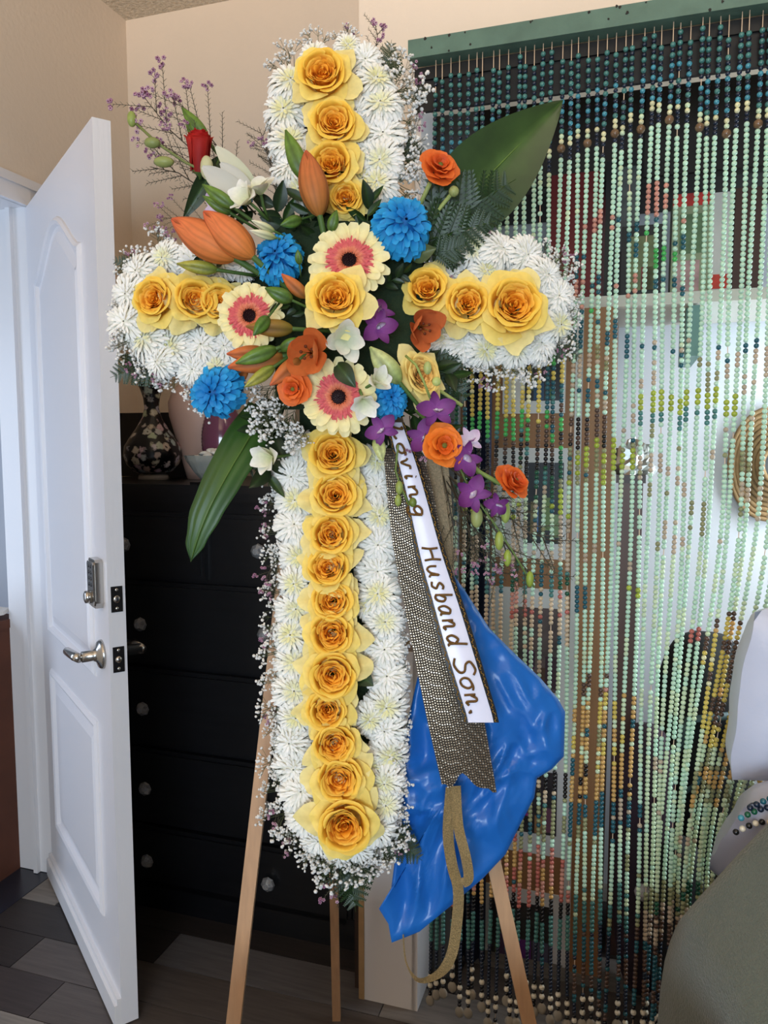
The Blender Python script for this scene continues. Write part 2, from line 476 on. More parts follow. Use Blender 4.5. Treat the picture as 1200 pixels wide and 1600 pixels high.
zrows = [atn(330, y, DN).z for y in yrows]
def crystal_knob():
    mb = MB()
    mb.lathe([(0.0, 0.034), (0.009, 0.0335), (0.0185, 0.024), (0.0205, 0.017), (0.015, 0.009), (0.007, 0.006), (0.006, 0.0), (0.0, 0.0)], 8)
    return mb.mesh('knob', M_glass, False)
ME_KNOB = crystal_knob()
MK = Matrix.Rotation(math.pi / 2, 4, 'X')
for r_ in range(5):
    z1, z0 = zrows[r_] - 0.006, zrows[r_ + 1] + 0.006
    wm = room_w(atn(324, 850, DN))
    spans = [(dw0 + 0.034, wm - 0.012), (wm + 0.012, dw1 - 0.034)] if r_ == 0 else [(dw0 + 0.034, dw1 - 0.034)]
    for (a, b) in spans:
        mb = MB()
        mb.box((a, 0.006, z0), (b, 0.03, z1))
        mb.M = Matrix(((1, 0, 0, 0), (0, 0, 1, 0), (0, 1, 0, 0), (0, 0, 0, 1)))
        mb.prism([(a + .012, z0 + .012), (b - .012, z0 + .012), (b - .012, z1 - .012), (a + .012, z1 - .012)], 0.0, 0.006)
        mb.M = None
        d = link('drawer', mb.mesh('drawer', M_black, False), dr)
        ws = [0.405, 0.79] if r_ else ([0.36] if a < 0.3 else [0.775])
        for w in ws:
            link('knob', ME_KNOB, d, Matrix.Translation((w, 0.002, (z0 + z1) / 2)) @ MK, label='faceted crystal knob')
mb = MB()
pA, pB = atn(296, 792, DN - 0.02), atn(306, 902, DN - 0.02)
sw = room_w(pA)
mb.box((-0.011, -0.004, -0.19), (0.011, 0.004, 0.0)); mb.box((-0.011, -0.004, -0.008), (0.011, 0.06, 0.0))
st = link('leather_strap', mb.mesh('leather_strap', mat('black_leather', lin(20, 20, 22), rough=0.28), False), None,
          room_frame(sw + 0.02, DN - 0.026, DZ + 0.008), label='narrow black leather strap hanging over the dresser front', category='strap')

# things on the dresser
def flower_pattern_mat():
    m = bpy.data.materials.new('cloisonne_flowers'); m.use_nodes = True
    N, L = m.node_tree.nodes, m.node_tree.links; p = N['Principled BSDF']; p.inputs['Roughness'].default_value = 0.25
    tc = N.new('ShaderNodeTexCoord')
    vo = N.new('ShaderNodeTexVoronoi'); vo.inputs['Scale'].default_value = 40; L.new(tc.outputs['Object'], vo.inputs['Vector'])
    nz = N.new('ShaderNodeTexNoise'); nz.inputs['Scale'].default_value = 95; nz.inputs['Detail'].default_value = 3; L.new(tc.outputs['Object'], nz.inputs['Vector'])
    ad = N.new('ShaderNodeMath'); ad.operation = 'MULTIPLY_ADD'; ad.inputs[1].default_value = 0.75; L.new(nz.outputs['Fac'], ad.inputs[0]); L.new(vo.outputs['Distance'], ad.inputs[2])
    cr = N.new('ShaderNodeValToRGB'); cr.color_ramp.interpolation = 'CONSTANT'
    el = cr.color_ramp.elements
    el[0].position = 0; el[0].color = (*lin(96, 84, 80), 1)
    el[1].position = 0.46; el[1].color = (*lin(196, 190, 184), 1)
    x = el.new(0.80); x.color = (*lin(146, 138, 134), 1)
    x = el.new(0.90); x.color = (*lin(16, 16, 18), 1)
    L.new(ad.outputs[0], cr.inputs[0])
    mx = N.new('ShaderNodeMix'); mx.data_type = 'RGBA'; mx.blend_type = 'MULTIPLY'; mx.inputs['Factor'].default_value = 0.35
    L.new(cr.outputs[0], mx.inputs['A']); L.new(vo.outputs['Color'], mx.inputs['B']); L.new(mx.outputs['Result'], p.inputs['Base Color'])
    return m
def scaled(prof, s): return [(r * s, z * s) for r, z in prof]
VN = DN + 0.20
vb = atn(240, 745, VN); vs_ = (atn(240, 598, VN).z - DZ)
vprof = [(0.0, 0), (0.155, 0), (0.15, 0.045), (0.125, 0.06), (0.20, 0.09), (0.265, 0.16), (0.297, 0.25), (0.285, 0.345), (0.235, 0.43), (0.165, 0.53), (0.10, 0.64), (0.073, 0.74), (0.085, 0.85), (0.115, 0.94), (0.147, 1.0), (0.138, 1.0), (0.07, 0.86), (0.05, 0.72)]
va = thing('flower_vase', 'black cloisonne vase patterned with pale flowers on the dresser', 'vase', room_frame(room_w(vb), VN, DZ))
link('body', MB().lathe(scaled(vprof[3:], vs_), 40).mesh('body', flower_pattern_mat()), va)
link('foot', MB().lathe(scaled(vprof[:4], vs_), 40).mesh('foot', mat('grey_foot', lin(150, 142, 134), rough=0.5)), va)
VN2 = DN + 0.30
vb = atn(316, 745, VN2); s2 = atn(316, 590, VN2).z - DZ
va = thing('pink_vase', 'smooth pale pink ceramic vase behind the crystal bowl', 'vase', room_frame(room_w(vb) + 0.005, VN2, DZ))
link('body', MB().lathe(scaled([(0, 0), (0.16, 0), (0.19, 0.12), (0.26, 0.4), (0.32, 0.62), (0.33, 0.75), (0.28, 0.88), (0.17, 0.97), (0.12, 1.0), (0.12, 1.1), (0.14, 1.13), (0.10, 1.1), (0.09, 0.97)], s2), 40).mesh('body', mat('pink_ceramic', lin(214, 178, 162), rough=0.45)), va)
VN3 = DN + 0.19
vb = atn(340, 745, VN3)
va = thing('purple_vase', 'ribbed glossy purple vase standing behind the crystal bowl', 'vase', room_frame(room_w(vb) + 0.02, VN3, DZ))
link('body', MB().lathe([(0.0, 0), (0.045, 0), (0.05, 0.02)] + [(0.062 - 0.00010 * (k - 18) ** 2 * 0.6 + 0.0012 * (k % 2), 0.03 + 0.005 * k) for k in range(36)] + [(0.03, 0.22), (0.034, 0.235), (0.028, 0.23)], 36).mesh('body', mat('purple_glaze', lin(112, 62, 84), rough=0.16, coat=0.6)), va)
BN = DN + 0.085
bb = atn(340, 752, BN)
bo = thing('crystal_bowl', 'cut crystal bowl filled with white shells on the dresser', 'bowl', room_frame(room_w(bb), BN, DZ))
link('bowl', MB().lathe([(0, 0.0), (0.035, 0.0), (0.04, 0.006), (0.062, 0.03), (0.082, 0.062), (0.088, 0.078), (0.084, 0.078), (0.074, 0.058), (0.05, 0.03), (0.0, 0.012)], 32, ripple=lambda a, z: 1 + 0.035 * abs(math.sin(8 * a + z * 40))).mesh('bowl', mat('cut_glass', lin(206, 208, 200), rough=0.08, trans=0.55, ior=1.5), False), bo)
rs = random.Random(5)
for k in range(16):
    a = k * 2.4; r_ = 0.016 * math.sqrt(k)
    mb = MB(); rr = 0.016 + rs.random() * 0.006
    mb.grid(8, 5, lambda u, v: (rr * math.sin(v * 1.5) * math.cos(u * 6.283) * (1 + .12 * math.sin(u * 40)), rr * math.sin(v * 1.5) * math.sin(u * 6.283), rr * 0.7 * math.cos(v * 1.5)), lin(236, 234, 226), closed=True)
    M = Matrix.Translation(R(room_w(bb), BN, DZ) + Vector((r_ * math.cos(a), r_ * math.sin(a), 0.060 + 0.022 * (1 - k / 16)))) @ Matrix.Rotation(rs.uniform(-.6, .6), 4, 'X') @ Matrix.Rotation(rs.uniform(-.6, .6), 4, 'Y')
    link('shell', mb.mesh('shell', M_attr), None, M, label='small white shell heaped in the crystal bowl', category='shell', group='shells in the crystal bowl')
BXN = DN + 0.40
p0, p1 = atn(190, 646, BXN), atn(306, 640, BXN)
mb = MB(); mb.box((0, -0.03, 0), (room_w(p1) - room_w(p0) + 0.12, 0.04, p0.z - DZ))
mb.box((0.0, -0.034, p0.z - DZ - 0.012), (0.02, -0.03, p0.z - DZ))
link('black_case', mb.mesh('black_case', M_black, False), None, room_frame(room_w(p0), BXN, DZ), label='flat black case standing behind the vases on the dresser', category='case')

# brown board beside the dresser
mb = MB(); mb.box((0.0, 0.0, 0.0), (0.016, 0.30, 0.95)); mb.box((-0.001, -0.003, 0.0), (0.017, 0.0, 0.95))
link('brown_board', mb.mesh('brown_board', mat('dark_walnut', lin(50, 34, 26), rough=0.5, vary=0.2, vscale=10, stretch=(6, 6, .6)), False), None,
     room_frame(1.085, 1.70, 0), label='dark brown board stood on edge beside the closet wall', category='board')
# ------------------------------------------------------------------ closet contents
def wbox(name, label, cat, x0, y0, x1, y1, n, depth, m, parts=None):
    """a box whose front face fills the given span at room depth n; returns the thing"""
    a, b = atn(x0, y1, n), atn(x1, y0, n)
    w0, w1 = room_w(a), room_w(b)
    za, zb = atn((x0 + x1) / 2, y1, n).z, atn((x0 + x1) / 2, y0, n).z
    return w0, w1, za, zb
SN = 1.95
shelf_z = atn(1060, 458, SN).z
mb = MB(); mb.box((0, 0, -0.022), (1.15, 0.36, 0)); mb.box((0, -0.004, -0.024), (1.15, 0.0, 0.002))
link('closet_shelf', mb.mesh('closet_shelf', mat('shelf_white', lin(214, 210, 200), rough=0.5), False), None, room_frame(1.44, SN, shelf_z),
     label='long white shelf inside the closet behind the beads', category='shelf')
def shelf_item(name, label, cat, x0, x1, ytop, n, depth, col, extras=(), rough=0.5, zbase=None):
    zb = shelf_z if zbase is None else zbase
    w0, w1 = room_w(atn(x0, ytop, n)), room_w(atn(x1, ytop, n))
    zt = atn((x0 + x1) / 2, ytop, n).z
    t = thing(name, label, cat, room_frame(w0, n, zb))
    W, H = w1 - w0, zt - zb
    link('cover', MB().box((0, 0, 0), (W, depth, H)).mesh('cover', mat(name + '_cover', lin(col), rough=rough, vary=.08), False), t)
    for pn, (a, b, c, d), cc in extras:
        link(pn, MB().box((W * a, -0.0022, H * c), (W * b, 0.0, H * d)).mesh(pn, mat(pn + '_print', lin(cc), rough=0.5, vary=0.25, vscale=40), False), t)
    return t
shelf_item('red_binder', 'dark red binder standing at the left end of the closet shelf', 'binder', 862, 944, 270, SN + 0.10, 0.20, (124, 24, 28))
shelf_item('black_box', 'tall black box with a grey panel beside the red binder', 'box', 948, 1002, 250, SN + 0.05, 0.05, (22, 22, 24), [('panel', (.3, .95, .35, .95), (84, 88, 90))])
shelf_item('picture_case', 'black picture case with colourful art on the closet shelf', 'case', 972, 1036, 352, SN + 0.03, 0.04, (24, 24, 26), [('art', (.18, .85, .1, .85), (110, 118, 78)), ('figure', (.5, .8, .1, .42), (150, 46, 66))])
shelf_item('boxed_set', 'picture box with a red top band on the closet shelf', 'box', 1052, 1112, 302, SN + 0.05, 0.12, (150, 160, 128), [('band', (0, 1, .88, 1.0), (196, 44, 40)), ('figure', (.15, .75, .05, .35), (188, 150, 150)), ('leaf_art', (.2, .9, .42, .8), (92, 120, 84))])
shelf_item('white_box', 'white box with a red stripe near its base on the shelf', 'box', 1113, 1146, 300, SN + 0.05, 0.12, (214, 212, 210), [('stripe', (0, 1, .06, .2), (206, 56, 40))])
shelf_item('brown_folder', 'dark brown folder at the right end of the closet shelf', 'folder', 1150, 1198, 292, SN + 0.05, 0.05, (70, 40, 32))
uz = atn(1010, 284, 2.06).z  # added dark block whose colour stands for the shade above the shelf
up_ = thing('upper_cupboard', 'dark brown block added as shade high in the closet', 'cupboard', room_frame(1.30, 2.06, uz))
link('body', MB().box((0, 0.012, 0), (1.25, 0.28, 2.5 - uz)).mesh('body', mat('shade_block_body', lin(44, 38, 35), rough=.6, vary=.2), False), up_)
for k in range(3):
    link('door', MB().box((.41 * k + .006, 0, .012), (.41 * k + .404, .012, 2.49 - uz)).mesh('door', mat('cupboard_door', lin(50, 43, 39), rough=.55, vary=.15), False), up_)  # front slabs of the added block, coloured as shade
# teal batten below the shelf
w0 = room_w(atn(1076, 500, SN + 0.02)); zt, zb_ = shelf_z - 0.026, atn(1080, 556, SN + 0.02).z
mb = MB(); mb.box((0, 0, 0), (0.024, 0.03, zt - zb_)); mb.box((-0.004, 0.03, 0.0), (0.028, 0.3, zt - zb_))
link('teal_bracket', mb.mesh('teal_bracket', mat('teal_paint', lin(112, 150, 144), rough=.6), False), None, room_frame(w0, SN + 0.02, zb_),
     label='teal painted bracket holding the closet shelf', category='bracket')
# brown wardrobe side with photo sheets
WN = 1.93
a, b = room_w(atn(716, 900, WN)), room_w(atn(952, 900, WN))
H = atn(800, 330, WN).z
wd = thing('wardrobe_panel', 'tall brown wooden wardrobe behind the bead curtain', 'wardrobe', room_frame(a, WN, 0))
wsp = room_w(atn(892, 900, WN)) - a; wsp2 = room_w(atn(904, 900, WN)) - a
link('door', MB().box((0, 0.012, 0.03), (wsp, 0.05, shelf_z - 0.028)).mesh('door', M_wood_brown, False), wd)
link('post', MB().box((wsp2, -0.01, 0.0), (b - a, 0.34, shelf_z - 0.028)).mesh('post', M_wood_brown, False), wd)
link('white_edge', MB().box((wsp, 0.0, 0.0), (wsp2, 0.34, shelf_z - 0.028)).mesh('white_edge', mat('melamine_edge', lin(216, 216, 218), rough=.5), False), wd)
link('plinth', MB().box((0, 0.02, 0.0), (wsp, 0.34, 0.03)).mesh('plinth', M_wood_brown, False), wd)
def photo(label, x0, y0, x1, y1, pics):
    n = WN + 0.012
    w0, w1 = room_w(atn(x0, (y0 + y1) / 2, n)), room_w(atn(x1, (y0 + y1) / 2, n))
    zt, zb = atn((x0 + x1) / 2, y0, n).z, atn((x0 + x1) / 2, y1, n).z
    t = thing('photo_sheet', label, 'photo', room_frame(w0, n - 0.004, zb), 'white bordered photos on the wardrobe')
    W, H = w1 - w0, zt - zb
    link('border', MB().box((0, 0, 0), (W, 0.004, H)).mesh('border', mat('photo_paper', lin(222, 222, 226), rough=.45), False), t)
    for (u0, v0, u1, v1, c1, c2) in pics:
        m = mat('photo_print', lin(c1), rough=.35, vary=0.5, vscale=18)
        o = link('picture', MB().box((W * u0, -0.0012, H * (1 - v1)), (W * u1, 0, H * (1 - v0))).mesh('picture', m, False), t)
        rr = random.Random(int(x0 + y0 + u0 * 100))
        for k in range(4):
            bw, bh = rr.uniform(.12, .3) * W * (u1 - u0), rr.uniform(.15, .45) * H * (v1 - v0)
            bx0 = W * u0 + rr.uniform(0, 1) * (W * (u1 - u0) - bw); bz0 = H * (1 - v1) + rr.uniform(0, .4) * (H * (v1 - v0) - bh)
            link('shape', MB().box((bx0, -0.0016 - 0.0001 * k, bz0), (bx0 + bw, -0.0012, bz0 + bh)).mesh('shape', mat('photo_shape', lin([min(255, int(c * rr.uniform(.5, 1.5))) for c in c2]), rough=.35), False), o)
photo('white bordered photo just under the right arm of flowers', 786, 548, 884, 646, [(.36, .05, .95, .80, (34, 34, 44), (60, 70, 86))])
photo('white bordered photo behind the tilted orange ranunculus', 772, 700, 886, 872, [(.42, .13, .95, .86, (30, 34, 42), (90, 104, 120))])
photo('tall photo sheet to the right of the blue bag', 752, 918, 884, 1330, [(.38, .07, .92, .38, (96, 82, 84), (60, 50, 60)), (.38, .44, .92, .62, (60, 58, 60), (140, 132, 126)), (.38, .68, .92, .92, (58, 52, 58), (110, 100, 108))])
photo('lowest photo sheet near the floor behind the easel leg', 742, 1388, 884, 1556, [(.18, .12, .86, .72, (52, 50, 50), (92, 88, 84))])
# left dark strip beside the opening
link('grey_panel', MB().box((0, 0, 0), (0.055, 0.02, 1.9)).mesh('grey_panel', mat('grey_board', lin(92, 94, 96), rough=.6), False), None,
     room_frame(OP_W + 0.006, 1.80, 0), label='narrow grey panel just inside the closet opening', category='panel')
mb = MB(); mb.grid(14, 10, lambda u, v: (0.02 + 0.06 * u, 0.012 * math.sin(u * 20), 0.02 + 1.75 * v), closed=False)
link('navy_garment', mb.mesh('navy_garment', mat('navy_cloth', lin(26, 34, 58), rough=.9)), None, room_frame(OP_W + 0.05, 1.86, 0), label='dark navy garment hanging at the closet edge', category='garment')
# brown lamp-like box with crumpled foil
ln = 2.02
w0, w1 = room_w(atn(962, 820, ln)) + .004, room_w(atn(1003, 820, ln))
zt = atn(970, 742, ln).z
bt = thing('brown_cabinet', 'slim dark brown cabinet with crumpled foil on top', 'cabinet', room_frame(w0, ln, 0))
link('body', MB().box((0, 0, 0), (w1 - w0, 0.2, zt - .02)).mesh('body', mat('cabinet_brown', lin(84, 60, 54), rough=.4, vary=.1), False), bt)
link('top', MB().box((-.006, -.006, zt - .02), (w1 - w0 + .006, 0.2, zt)).mesh('top', mat('cabinet_top', lin(60, 44, 42), rough=.4), False), bt)
mb = MB(); rs = random.Random(4)
def foil(u, v):
    a = u * 2 * math.pi; t = v * math.pi * 0.5
    r = 1 + 0.28 * noise.noise(Vector((math.cos(a) * 2.2, math.sin(a) * 2.2, v * 5)))
    return (0.056 * r * math.cos(t) * math.cos(a), 0.05 * r * math.cos(t) * math.sin(a), 0.085 * r * math.sin(t))
mb.grid(26, 12, foil, closed=True)
link('foil_bundle', mb.mesh('foil_bundle', mat('crumpled_foil', lin(176, 180, 178), rough=.3, metal=.7), False), None, room_frame((w0 + w1) / 2 + .005, ln + .07, zt),
     label='crumpled silver foil bundle on the slim brown cabinet', category='foil')
# black bag and dark clutter low in the closet
def lump(name, label, cat, px, py, n, sx, sy, sz, col, extras=(), seed=1, rough=.8):
    p = atn(px, py, n)
    t = thing(name, label, cat, room_frame(room_w(p), n, 0.002))
    def fn(u, v):
        a = u * 2 * math.pi; t_ = (v - .5) * math.pi
        k = 1 + .16 * noise.noise(Vector((math.cos(a) * 1.7 + seed, math.sin(a) * 1.7, v * 3)))
        c = abs(math.cos(t_)) ** .55
        return (sx * k * c * math.cos(a), sy * k * c * math.sin(a), sz * (0.5 + 0.5 * math.copysign(abs(math.sin(t_)) ** .8, math.sin(t_))))
    link('body', MB().grid(28, 16, fn, closed=True).mesh('body', mat(name + '_cloth', lin(col), rough=rough, vary=.25, vscale=14)), t)
    for pn, mb_, cc in extras: link(pn, mb_.mesh(pn, mat(pn + '_' + name, lin(cc), rough=.5, vary=.4, vscale=40)), t)
    return t
bz = atn(1090, 1000, 2.02).z
lump('black_backpack', 'big black backpack slumped low in the closet behind the beads', 'backpack', 1098, 1100, 2.10, 0.12, 0.11, bz, (18, 20, 22),
     [('strap', MB().tube([(-.1, -.09, bz * .55), (-.04, -.125, bz * .78), (.05, -.12, bz * .80), (.10, -.08, bz * .7)], .012, 6), (64, 86, 88)),
      ('piping', MB().tube([(-.11, -.06, bz * .45), (0, -.13, bz * .62), (.11, -.06, bz * .6)], .006, 6), (70, 92, 96))])
lump('patterned_pouch', 'small dark pouch with a mauve pattern at the closet floor', 'pouch', 1008, 1240, 1.90, 0.07, 0.06, atn(1000, 1140, 1.86).z, (50, 32, 46),
     [('clasp', MB().ball((0, -.075, .3), .02, (1, 1, 1), 10, 6), (180, 170, 172))], 3)
lump('dark_boots', 'dark rounded boot standing on the closet floor', 'boot', 1060, 1420, 1.84, 0.06, 0.07, atn(1045, 1310, 1.84).z, (30, 30, 32),
     [('toe_cap', MB().ball((0, -.07, .05), .05, (1, 1, 1), 12, 8), (60, 60, 64))], 6)
# round wicker hat hanging on the white wall
hc = atn(1205, 725, 2.33)
ht = thing('wicker_hat', 'round woven straw hat hanging on the closet wall', 'hat', room_frame(room_w(hc), 2.345, hc.z))
for k in range(9):
    r_ = 0.035 + 0.011 * k
    mb = MB(); mb.tube([(r_ * math.cos(a) * 0.85, -0.012 - 0.05 * max(0, 1 - k / 5.0), r_ * math.sin(a) * 1.25) for a in [2 * math.pi * q / 28 for q in range(29)]], .0075, 5)
    link('coil', mb.mesh('coil', mat('straw', lin(150, 122, 84), rough=.8, vary=.2, vscale=60)), ht)

# ------------------------------------------------------------------ bead curtain
BNn = 1.640
hz = atn(654, 94, BNn - .01).z
cur = thing('bead_curtain', 'long strung bead curtain hanging from a green wooden bar', 'curtain', room_frame(OP_W - 0.012, BNn, hz))
mb = MB(); mb.box((0, -0.022, 0.0), (1.5, 0.020, 0.037))
hb = link('header_bar', mb.mesh('header_bar', M_green_bar, False), cur, label='chipped green wooden bar')
rc = random.Random(17); chipm = mat('chipped_paint', lin(44, 40, 36), rough=.9)
for k in range(22):
    cw, cz, cr0 = rc.uniform(.01, .8), rc.choice((rc.uniform(0, .004), rc.uniform(.004, .035), rc.uniform(.033, .037))), rc.uniform(.0012, .0035)
    mb = MB().prism([(cr0 * math.cos(a) * rc.uniform(.6, 1.3), cr0 * math.sin(a) * rc.uniform(.6, 1.3)) for a in [q * .8976 for q in range(7)]], 0, .0008)
    link('paint_chip', mb.mesh('paint_chip', chipm, False), hb, Matrix.Translation((cw, -.0222, cz)) @ Matrix.Rotation(math.pi / 2, 4, 'X'))
mb = MB(); mb.box((0.004, 0.020, -0.088), (1.5, 0.040, -0.002)); mb.box((0.004, 0.014, -0.030), (1.5, 0.022, -0.006)); mb.box((0.004, 0.016, -0.094), (1.5, 0.024, -0.080))
link('black_rail', mb.mesh('black_rail', mat('black_rail', lin(12, 11, 12), rough=.6), False), cur, label='black rail behind the green bar')
PALB = dict(navy=(24, 36, 56), teal=(72, 128, 122), tblue=(70, 146, 164), mint=(196, 232, 206), mint2=(208, 228, 190), cream=(226, 222, 176), tan=(190, 172, 148), olive=(146, 148, 106),
            lime=(168, 184, 66), pink=(206, 146, 128), rose=(188, 104, 92), green=(70, 176, 88), dteal=(34, 92, 104), yellow=(214, 192, 92), gold=(206, 164, 96), brown=(86, 64, 52), black=(20, 18, 20),
            dgreen=(26, 88, 62), bell=(120, 92, 66), sand=(214, 192, 160), bone=(222, 212, 190))
PALB = {k: lin(v) for k, v in PALB.items()}
BELL = {}
def boundary(px):
    pts = [(600, 320), (700, 305), (805, 284), (900, 240), (965, 222), (1020, 186), (1065, 190), (1130, 206), (1180, 184), (1260, 220), (1500, 200)]
    for (x0, y0), (x1, y1) in zip(pts[:-1], pts[1:]):
        if px <= x1: return y0 + (y1 - y0) * (px - x0) / (x1 - x0)
    return 200
def pick(r, *ops):
    k_ = len(ops) // 2; ops = ops[1:1 + k_] + ops[:1] + ops[1 + k_:]      # the commonest bead sits mid-range
    t = r.random() * sum(w for _, w in ops)
    for n_, w in ops:
        t -= w
        if t <= 0: return n_
    return ops[0][0]
class RunPick:
    def __init__(s, si, py):
        a = noise.noise(Vector((si * .33, py * .024, 7.0))) * 1.15 + noise.noise(Vector((si * .9, py * .07, 3.0))) * .55
        s.v = min(.999, max(0.0, .5 + .62 * a))
    def random(s): return s.v
def bead_kind(px, py, si, k, rb, rr):
    """the curtain's own picture: which bead is strung at this place"""
    B = boundary(px) + rb
    if py > B + 60: py = py + rb * 1.2
    if py < B - 34: return 'navy' if k % 2 else ('tblue' if py > B - 100 and rr.random() < .6 else 'teal')
    if py < B - 20: return 'cream' if k % 3 else 'mint2'
    if py < B: return 'navy' if si % 3 or BELL.get(si) else BELL.setdefault(si, 'bell')
    r = RunPick(si, py)      # runs of one colour that neighbouring strands share
    if px < 888:
        rows = [(470, [('mint', 8), ('mint2', 2)]), (560, [('green', 3), ('dteal', 2), ('pink', 2), ('mint', 2)])]
        if px < 728: rows += [(700, [('dgreen', 2), ('dteal', 3), ('yellow', 1)])]
        elif px < 846: rows += [(642, [('yellow', 6), ('cream', 2), ('gold', 1)])]
        else: rows += [(600, [('dteal', 2), ('yellow', 2)]), (642, [('dteal', 3), ('brown', 2), ('teal', 1)])]
        rows += [(672, [('green', 4), ('dteal', 1), ('brown', 1)]), (700, [('brown', 3), ('teal', 2), ('black', 2), ('green', 1)]), (735, [('black', 3), ('brown', 2), ('dgreen', 3)]),
                 (760, [('dgreen', 3), ('olive', 2), ('teal', 2)]), (800, [('mint2', 2), ('lime', 3), ('dteal', 1), ('tan', 2)]), (880, [('mint', 4), ('tan', 4), ('olive', 1)]),
                 (915, [('dteal', 2), ('dgreen', 2), ('teal', 2), ('mint', 1)]), (965, [('sand', 6), ('pink', 2), ('rose', 2), ('dteal', 1)]), (1000, [('sand', 2), ('dteal', 2), ('mint', 2)]),
                 (1200, [('mint', 5), ('tan', 2), ('mint2', 2)]), (1240, [('black', 3), ('sand', 2), ('rose', 1)]), (1310, [('olive', 3), ('teal', 2), ('dteal', 2), ('mint', 2)]),
                 (1330, [('rose', 3), ('gold', 2), ('mint', 1)]), (1402, [('rose', 3), ('gold', 3), ('pink', 2), ('dteal', 1)]), (1424, [('black', 5)]), (1474, [('teal', 5), ('mint', 1)]), (1700, [('navy', 5), ('dteal', 1)])]
    elif px < 1000:
        rows = [(330, [('mint', 9), ('mint2', 2)]), (352, [('pink', 4), ('mint', 3)]), (378, [('mint', 4), ('dteal', 2), ('green', 2)]), (430, [('mint', 4), ('green', 2), ('dteal', 2)]),
                (470, [('pink', 3), ('dteal', 2), ('mint', 3), ('green', 1)]), (540, [('mint', 3), ('green', 2), ('dteal', 3)]), (640, [('mint', 5), ('olive', 2), ('tan', 2), ('dteal', 1 if px > 930 else 3)])]
        rows += [(690, [('black', 3), ('brown', 3), ('dgreen', 2)]) if px < 948 else (690, [('mint', 4), ('tan', 3), ('dteal', 1)]),
                 (745, [('olive', 2), ('mint2', 2), ('lime', 3), ('dteal', 2)]), (905, [('mint', 7), ('mint2', 3), ('tan', 2)]), (945, [('dteal', 5), ('lime', 1)]) if px < 925 else (945, [('mint', 5), ('lime', 2), ('tan', 1)]),
                 (1060, [('mint', 6), ('mint2', 2)]), (1090, [('mint', 3), ('pink', 2), ('brown', 2)]), (1200, [('gold', 3), ('yellow', 3), ('mint2', 2), ('dteal', 1), ('olive', 2)]), (1245, [('gold', 3), ('black', 2), ('brown', 2)]),
                 (1300, [('dteal', 3), ('olive', 2), ('tan', 2)]), (1390, [('mint', 5), ('mint2', 2), ('olive', 2)]), (1450, [('teal', 3), ('mint2', 2), ('olive', 2)]), (1700, [('dteal', 2), ('navy', 3), ('brown', 2)])]
    else:
        rows = [(286, [('mint', 1)])]
        if px < 1078: rows += [(340, [('pink', 3), ('mint', 4)]), (400, [('mint', 5), ('green', 2), ('dteal', 2)]), (455, [('mint', 4), ('green', 2), ('dteal', 1)])]
        rows += [(535, [('mint', 9), ('mint2', 1)])]
        rows += [(565, [('dteal', 1), ('tan', 2), ('mint', 4)]), (612, [('mint', 5), ('tan', 3), ('olive', 2)])]
        if px < 1150: rows += [(642, [('lime', 5), ('mint', 1), ('tan', 1)]), (662, [('teal', 5), ('mint', 2)])]
        rows += [(860, [('mint', 6), ('tan', 3), ('olive', 2)])]
        edge = 962 + max(0, 1122 - px) * 1.6 + max(0, px - 1150) * 1.8
        if px > 1098 and edge < py < 1175:
            spot = noise.noise(Vector((px * .045, py * .03, 2.0)))
            if py < edge + 14 or spot > .30 or (px > 1150 and 1070 < py < 1130): return 'brown'
            return pick(r, ('yellow', 6), ('gold', 3), ('cream', 1))
        if px > 1080 and 1175 <= py < 1260: return pick(r, ('gold', 3), ('mint2', 3), ('olive', 2), ('dteal', 1))
        if 1070 < px <= 1098 and 985 < py < 1010: return 'rose'
        rows += [(1180, [('mint', 7), ('mint2', 5)]), (1385, [('mint2', 5), ('mint', 4), ('tan', 1)]), (1425, [('olive', 3), ('dgreen', 2), ('tan', 1)]), (1470, [('tan', 3), ('brown', 2)]), (1700, [('brown', 3), ('dteal', 3), ('navy', 2)])]
    for y, ops in rows:
        if py < y: return pick(r, *ops)
    return 'navy'

def ico_unit():
    import bmesh
    bm = bmesh.new(); bmesh.ops.create_icosphere(bm, subdivisions=2, radius=1.0)
    v = np.array([p.co[:] for p in bm.verts], dtype=np.float32); f = np.array([[p.index for p in q.verts] for q in bm.faces], dtype=np.int32)
    bm.free(); return v, f
ICO_V, ICO_F = ico_unit()
def bead_mesh(name, pts, rads, cols, m):
    n = len(pts); P = np.array(pts, dtype=np.float32); Rr = np.array(rads, dtype=np.float32)
    V = (ICO_V[None] * Rr[:, None, None] + P[:, None]).reshape(-1, 3)
    Fc = (ICO_F[None] + (np.arange(n, dtype=np.int32) * len(ICO_V))[:, None, None]).reshape(-1, 3)
    me = bpy.data.meshes.new(name)
    me.vertices.add(len(V)); me.vertices.foreach_set('co', V.ravel())
    me.loops.add(Fc.size); me.loops.foreach_set('vertex_index', Fc.ravel())
    me.polygons.add(len(Fc)); me.polygons.foreach_set('loop_start', np.arange(0, Fc.size, 3, dtype=np.int32))
    me.polygons.foreach_set('use_smooth', np.ones(len(Fc), dtype=bool))
    at = me.color_attributes.new('Col', 'FLOAT_COLOR', 'POINT')
    cc = np.ones((n, len(ICO_V), 4), dtype=np.float32); cc[:, :, :3] = np.array(cols, dtype=np.float32)[:, None]
    at.data.foreach_set('color', cc.ravel())
    me.update(calc_edges=True); me.validate(); me.materials.append(m)
    return me
rr = random.Random(12)
nstr = 56
